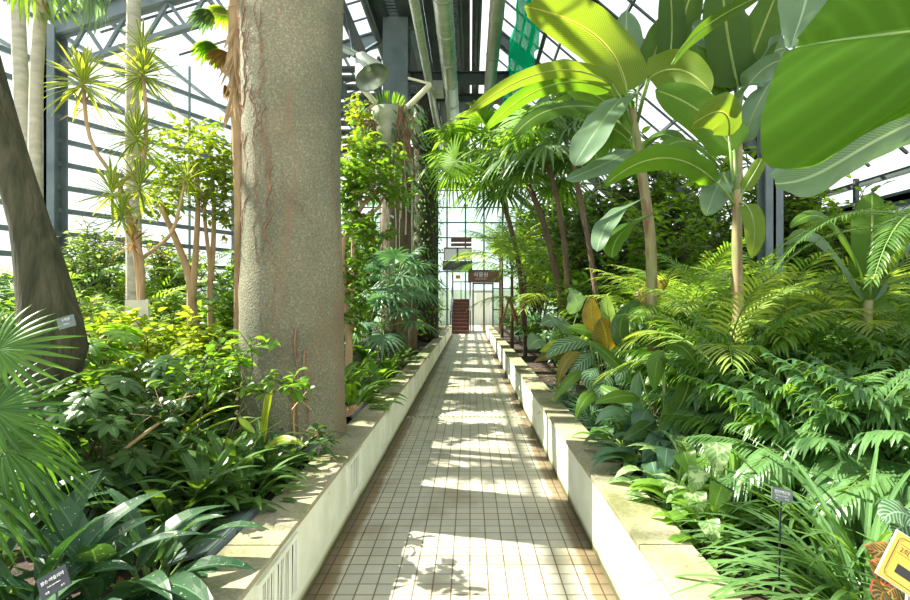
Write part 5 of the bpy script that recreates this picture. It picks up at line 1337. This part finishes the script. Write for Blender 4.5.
# lily-turf clumps, near right
LT = dict(n=120, L=.72, W=.022, spread=.1, e0=1.45, e1=.3, droop=1.15, seg=9, fold=.35)
for i, (x, y, sc, lb) in enumerate(((1.36,1.72,1,'strappy dark green lily clump around the slate label'), (1.55,1.5,.85,'strappy lily clump beside the yellow arrow sign'), (1.5,1.9,1.05,'strappy lily clump behind the slate label'),
    (1.5,2.3,.9,'strappy lily clump behind the label, nearest the arrowhead vines'), (1.85,2.15,1.0,'strappy lily clump set back behind the yellow arrow sign'))):
    tuft('lily_clump', lb, 'plant', V((x,y,SOIL)), 'strap' if i%2 else 'mid' if i == 9 else 'frond_dark', rz=i*1.1, sc=sc, seed=1+i%3, **LT)
t = thing('croton', 'croton with red-edged yellow-veined leaves beside the yellow arrow sign', 'plant', soil(885,1.45))
d = 1.42
for pts, W, m in (([(905,548,d),(885,552,d),(864,546,d)],.055,'croton'), ([(900,560,d),(882,572,d),(868,560,d-.02)],.07,'croton'), ([(915,520,d),(896,512,d),(882,522,d)],.08,'veined'), ([(925,515,d),(905,525,d),(892,532,d)],.09,'veined'),
    ([(892,600,d-.08),(884,592,d-.1),(880,604,d-.12)],.07,'croton'), ([(905,590,d+.05),(895,588,d),(885,596,d)],.07,'croton')):
    bleaf(t, pts, W, m=m, kind='oval', stalk=(905,640,d), rib=.0025, wave=.04)

# ferny palms filling the right bed
CH = dict(L=.7, n=11, ll=.24, lw=.04, bend=1.0, elevs=(1.45,1.3,1.05,.8,.5), ldroop=.7, vee=.1, start=.2, thick=.006)
chs = ((748,3.35,.55,'frond','upright green palm hiding the foot of the rounded-leaf banana'), (698,4.2,.5,'frond','upright green palm between the two banana stems'), (715,3.5,.35,'frond_dark','dark parlour palm behind the blade-leaved plant'), (765,2.9,.25,'frond','green parlour palm above the slate label'), (820,2.75,.3,'frond_dark','dark parlour palm in the middle of the near ferny mass'),
    (880,2.6,.35,'frond_dark','dark parlour palm near the edge of the view above the arrow sign'), (745,3.6,.5,'frond_dark','parlour palm with blue-green leaflets below the rounded-leaf banana'), (850,3.3,.5,'frond','parlour palm beneath the yellow upright frond'),
    (680,4.6,.35,'frond_dark','parlour palm behind the bronze-leaved clump'), (700,4.5,.5,'frond','green parlour palm before the banana stems'), (672,5.4,.6,'frond','green feathery palm behind the bronze clump, beside the dark tree'),
    (800,3.5,.5,'frond','green feathery palm in the middle of the bed'), (905,3.0,.5,'frond','green feathery palm below the paddle leaves'),     (860,2.45,.3,'frond_dark','low parlour palm just behind the lily clumps'), (915,2.35,.3,'frond_dark','low parlour palm above the croton'), (800,2.65,.2,'frond_dark','low parlour palm between the slate label and the ferny mass'))
for i, (px, d, h, m, lb) in enumerate(chs):
    fp(lb, px, d, h, n=16, m=m, seed=i+40, **{k: v for k, v in CH.items() if k != 'n'})
AY = dict(L=1.1, ll=.36, lw=.022, bend=1.2, elevs=(1.4,1.1,.8,.5), ldroop=.4, vee=.15, thick=.008)
for i, (px, d, h, m, lb) in enumerate(((676,5.0,.8,'frond_yellow','bright areca palm at the foot of the tall banana'), (725,3.55,.6,'frond_yellow','bright areca palm in front of the rounded-leaf banana stem'), (690,4.9,.85,'frond_yellow','sunlit yellow areca palm left of the pale banana stem'.replace('left of','before')), (735,4.3,.75,'frond_yellow','sunlit yellow areca palm around the rounded-leaf banana foot'),
    (775,4.0,.7,'frond_yellow','sunlit areca palm between the banana and the paddle leaves'), (815,4.3,.85,'frond_yellow','sunlit areca palm behind the middle of the ferny mass'), (855,3.8,.75,'frond_yellow','areca palm with upright yellow frond below the paddle leaves'),
    (900,3.7,.7,'frond','areca palm by the edge of the view under the long arching frond'), (655,5.2,.75,'frond_yellow','sunlit areca palm behind the bronze leaf tips'), (880,4.6,.7,'frond','areca palm in front of the blue-grey wall'), (760,5.3,.7,'frond','areca palm beside the steel column foot'),
    (700,5.6,1.0,'frond','areca palm between the two banana stems'))):
    fp(lb, px, d, h, n=12, m=m, seed=i+60, **AY)
t = thing('palm_frond_plant', 'cycad with one long stiff comb-like frond arching below the giant leaf', 'plant', V((P(960,300,2.7).x,2.7,SOIL)))
stem_through('trunk', t, [(960,480,2.7),(960,350,2.7),(958,235,2.7)], [.08,.08,.07], 'bark_brown')
a_, b_ = get(frond_mesh, L=1.25, elev=.55, n=46, ll=.15, lw=.016, bend=1.5, ldroop=.35, vee=.25, seed=77, start=.12, thick=.009, ang=1.25)
for a, e in ((PI-.05,0),(PI+.5,.1),(PI-.6,.15),(2.2,-.1),(1.2,0),(0,.1),(-1,0)):
    f = obj('frond', mat_mesh(a_, M['frond']), None, t, TR(P(958,238,2.7)-t.location, a, e)); obj('rachis', mat_mesh(b_, M['stem_green']), None, f)
# leaves lying on the soil
mb = MB()
for k in range(900):
    s = r.choice((-1,1)); x = r.uniform(1.1,3.5)*s; y = r.uniform(1.2,9); a = r.uniform(0,6.28); l = r.uniform(.04,.1)
    c = V((x,y,SOIL+.012)); dd = V((math.cos(a),math.sin(a),r.uniform(0,.2))); blade(mb, c, c+dd*l*.5+V((0,0,.012)), c+dd*l, V((-math.sin(a),math.cos(a),r.uniform(-.3,.3))), l*.4, 'lance', 3, .3, rnd=r)
o = obj('leaf_litter', mb, M['dead'], kind='stuff'); tag(o, 'dry brown leaves scattered over the dark soil of the beds', 'leaf litter')

# ================================================================== LIGHT AND CAMERA
sc = bpy.context.scene
w = bpy.data.worlds.new('sky'); sc.world = w; w.use_nodes = True
bg = w.node_tree.nodes['Background']; bg.inputs[0].default_value = (.93,.97,1,1); bg.inputs[1].default_value = 1.35
sun = bpy.data.lights.new('sun', 'SUN'); sun.energy = 15; sun.angle = math.radians(.6); sun.color = (1,.93,.8)
so = bpy.data.objects.new('sun', sun); C.objects.link(so)
so.rotation_euler = V((-.78,.2,.85)).to_track_quat('Z','Y').to_euler()
cam = bpy.data.cameras.new('camera'); cam.lens = F/910*36; cam.sensor_width = 36; cam.clip_start = .05; cam.clip_end = 500
cam.shift_x = -15/910; cam.shift_y = 2/910
co = bpy.data.objects.new('camera', cam); C.objects.link(co); co.location = (0,0,EYE); co.rotation_euler = (PI/2,0,0)
sc.camera = co
sc.view_settings.view_transform = 'Standard'; sc.view_settings.look = 'None'; sc.view_settings.gamma = 1
sc.view_settings.exposure = 0.42
sc.cycles.use_denoising = True
sc.cycles.max_bounces = 8; sc.cycles.diffuse_bounces = 4; sc.cycles.glossy_bounces = 2; sc.cycles.transmission_bounces = 4; sc.cycles.transparent_max_bounces = 16
sc.cycles.sample_clamp_indirect = 6
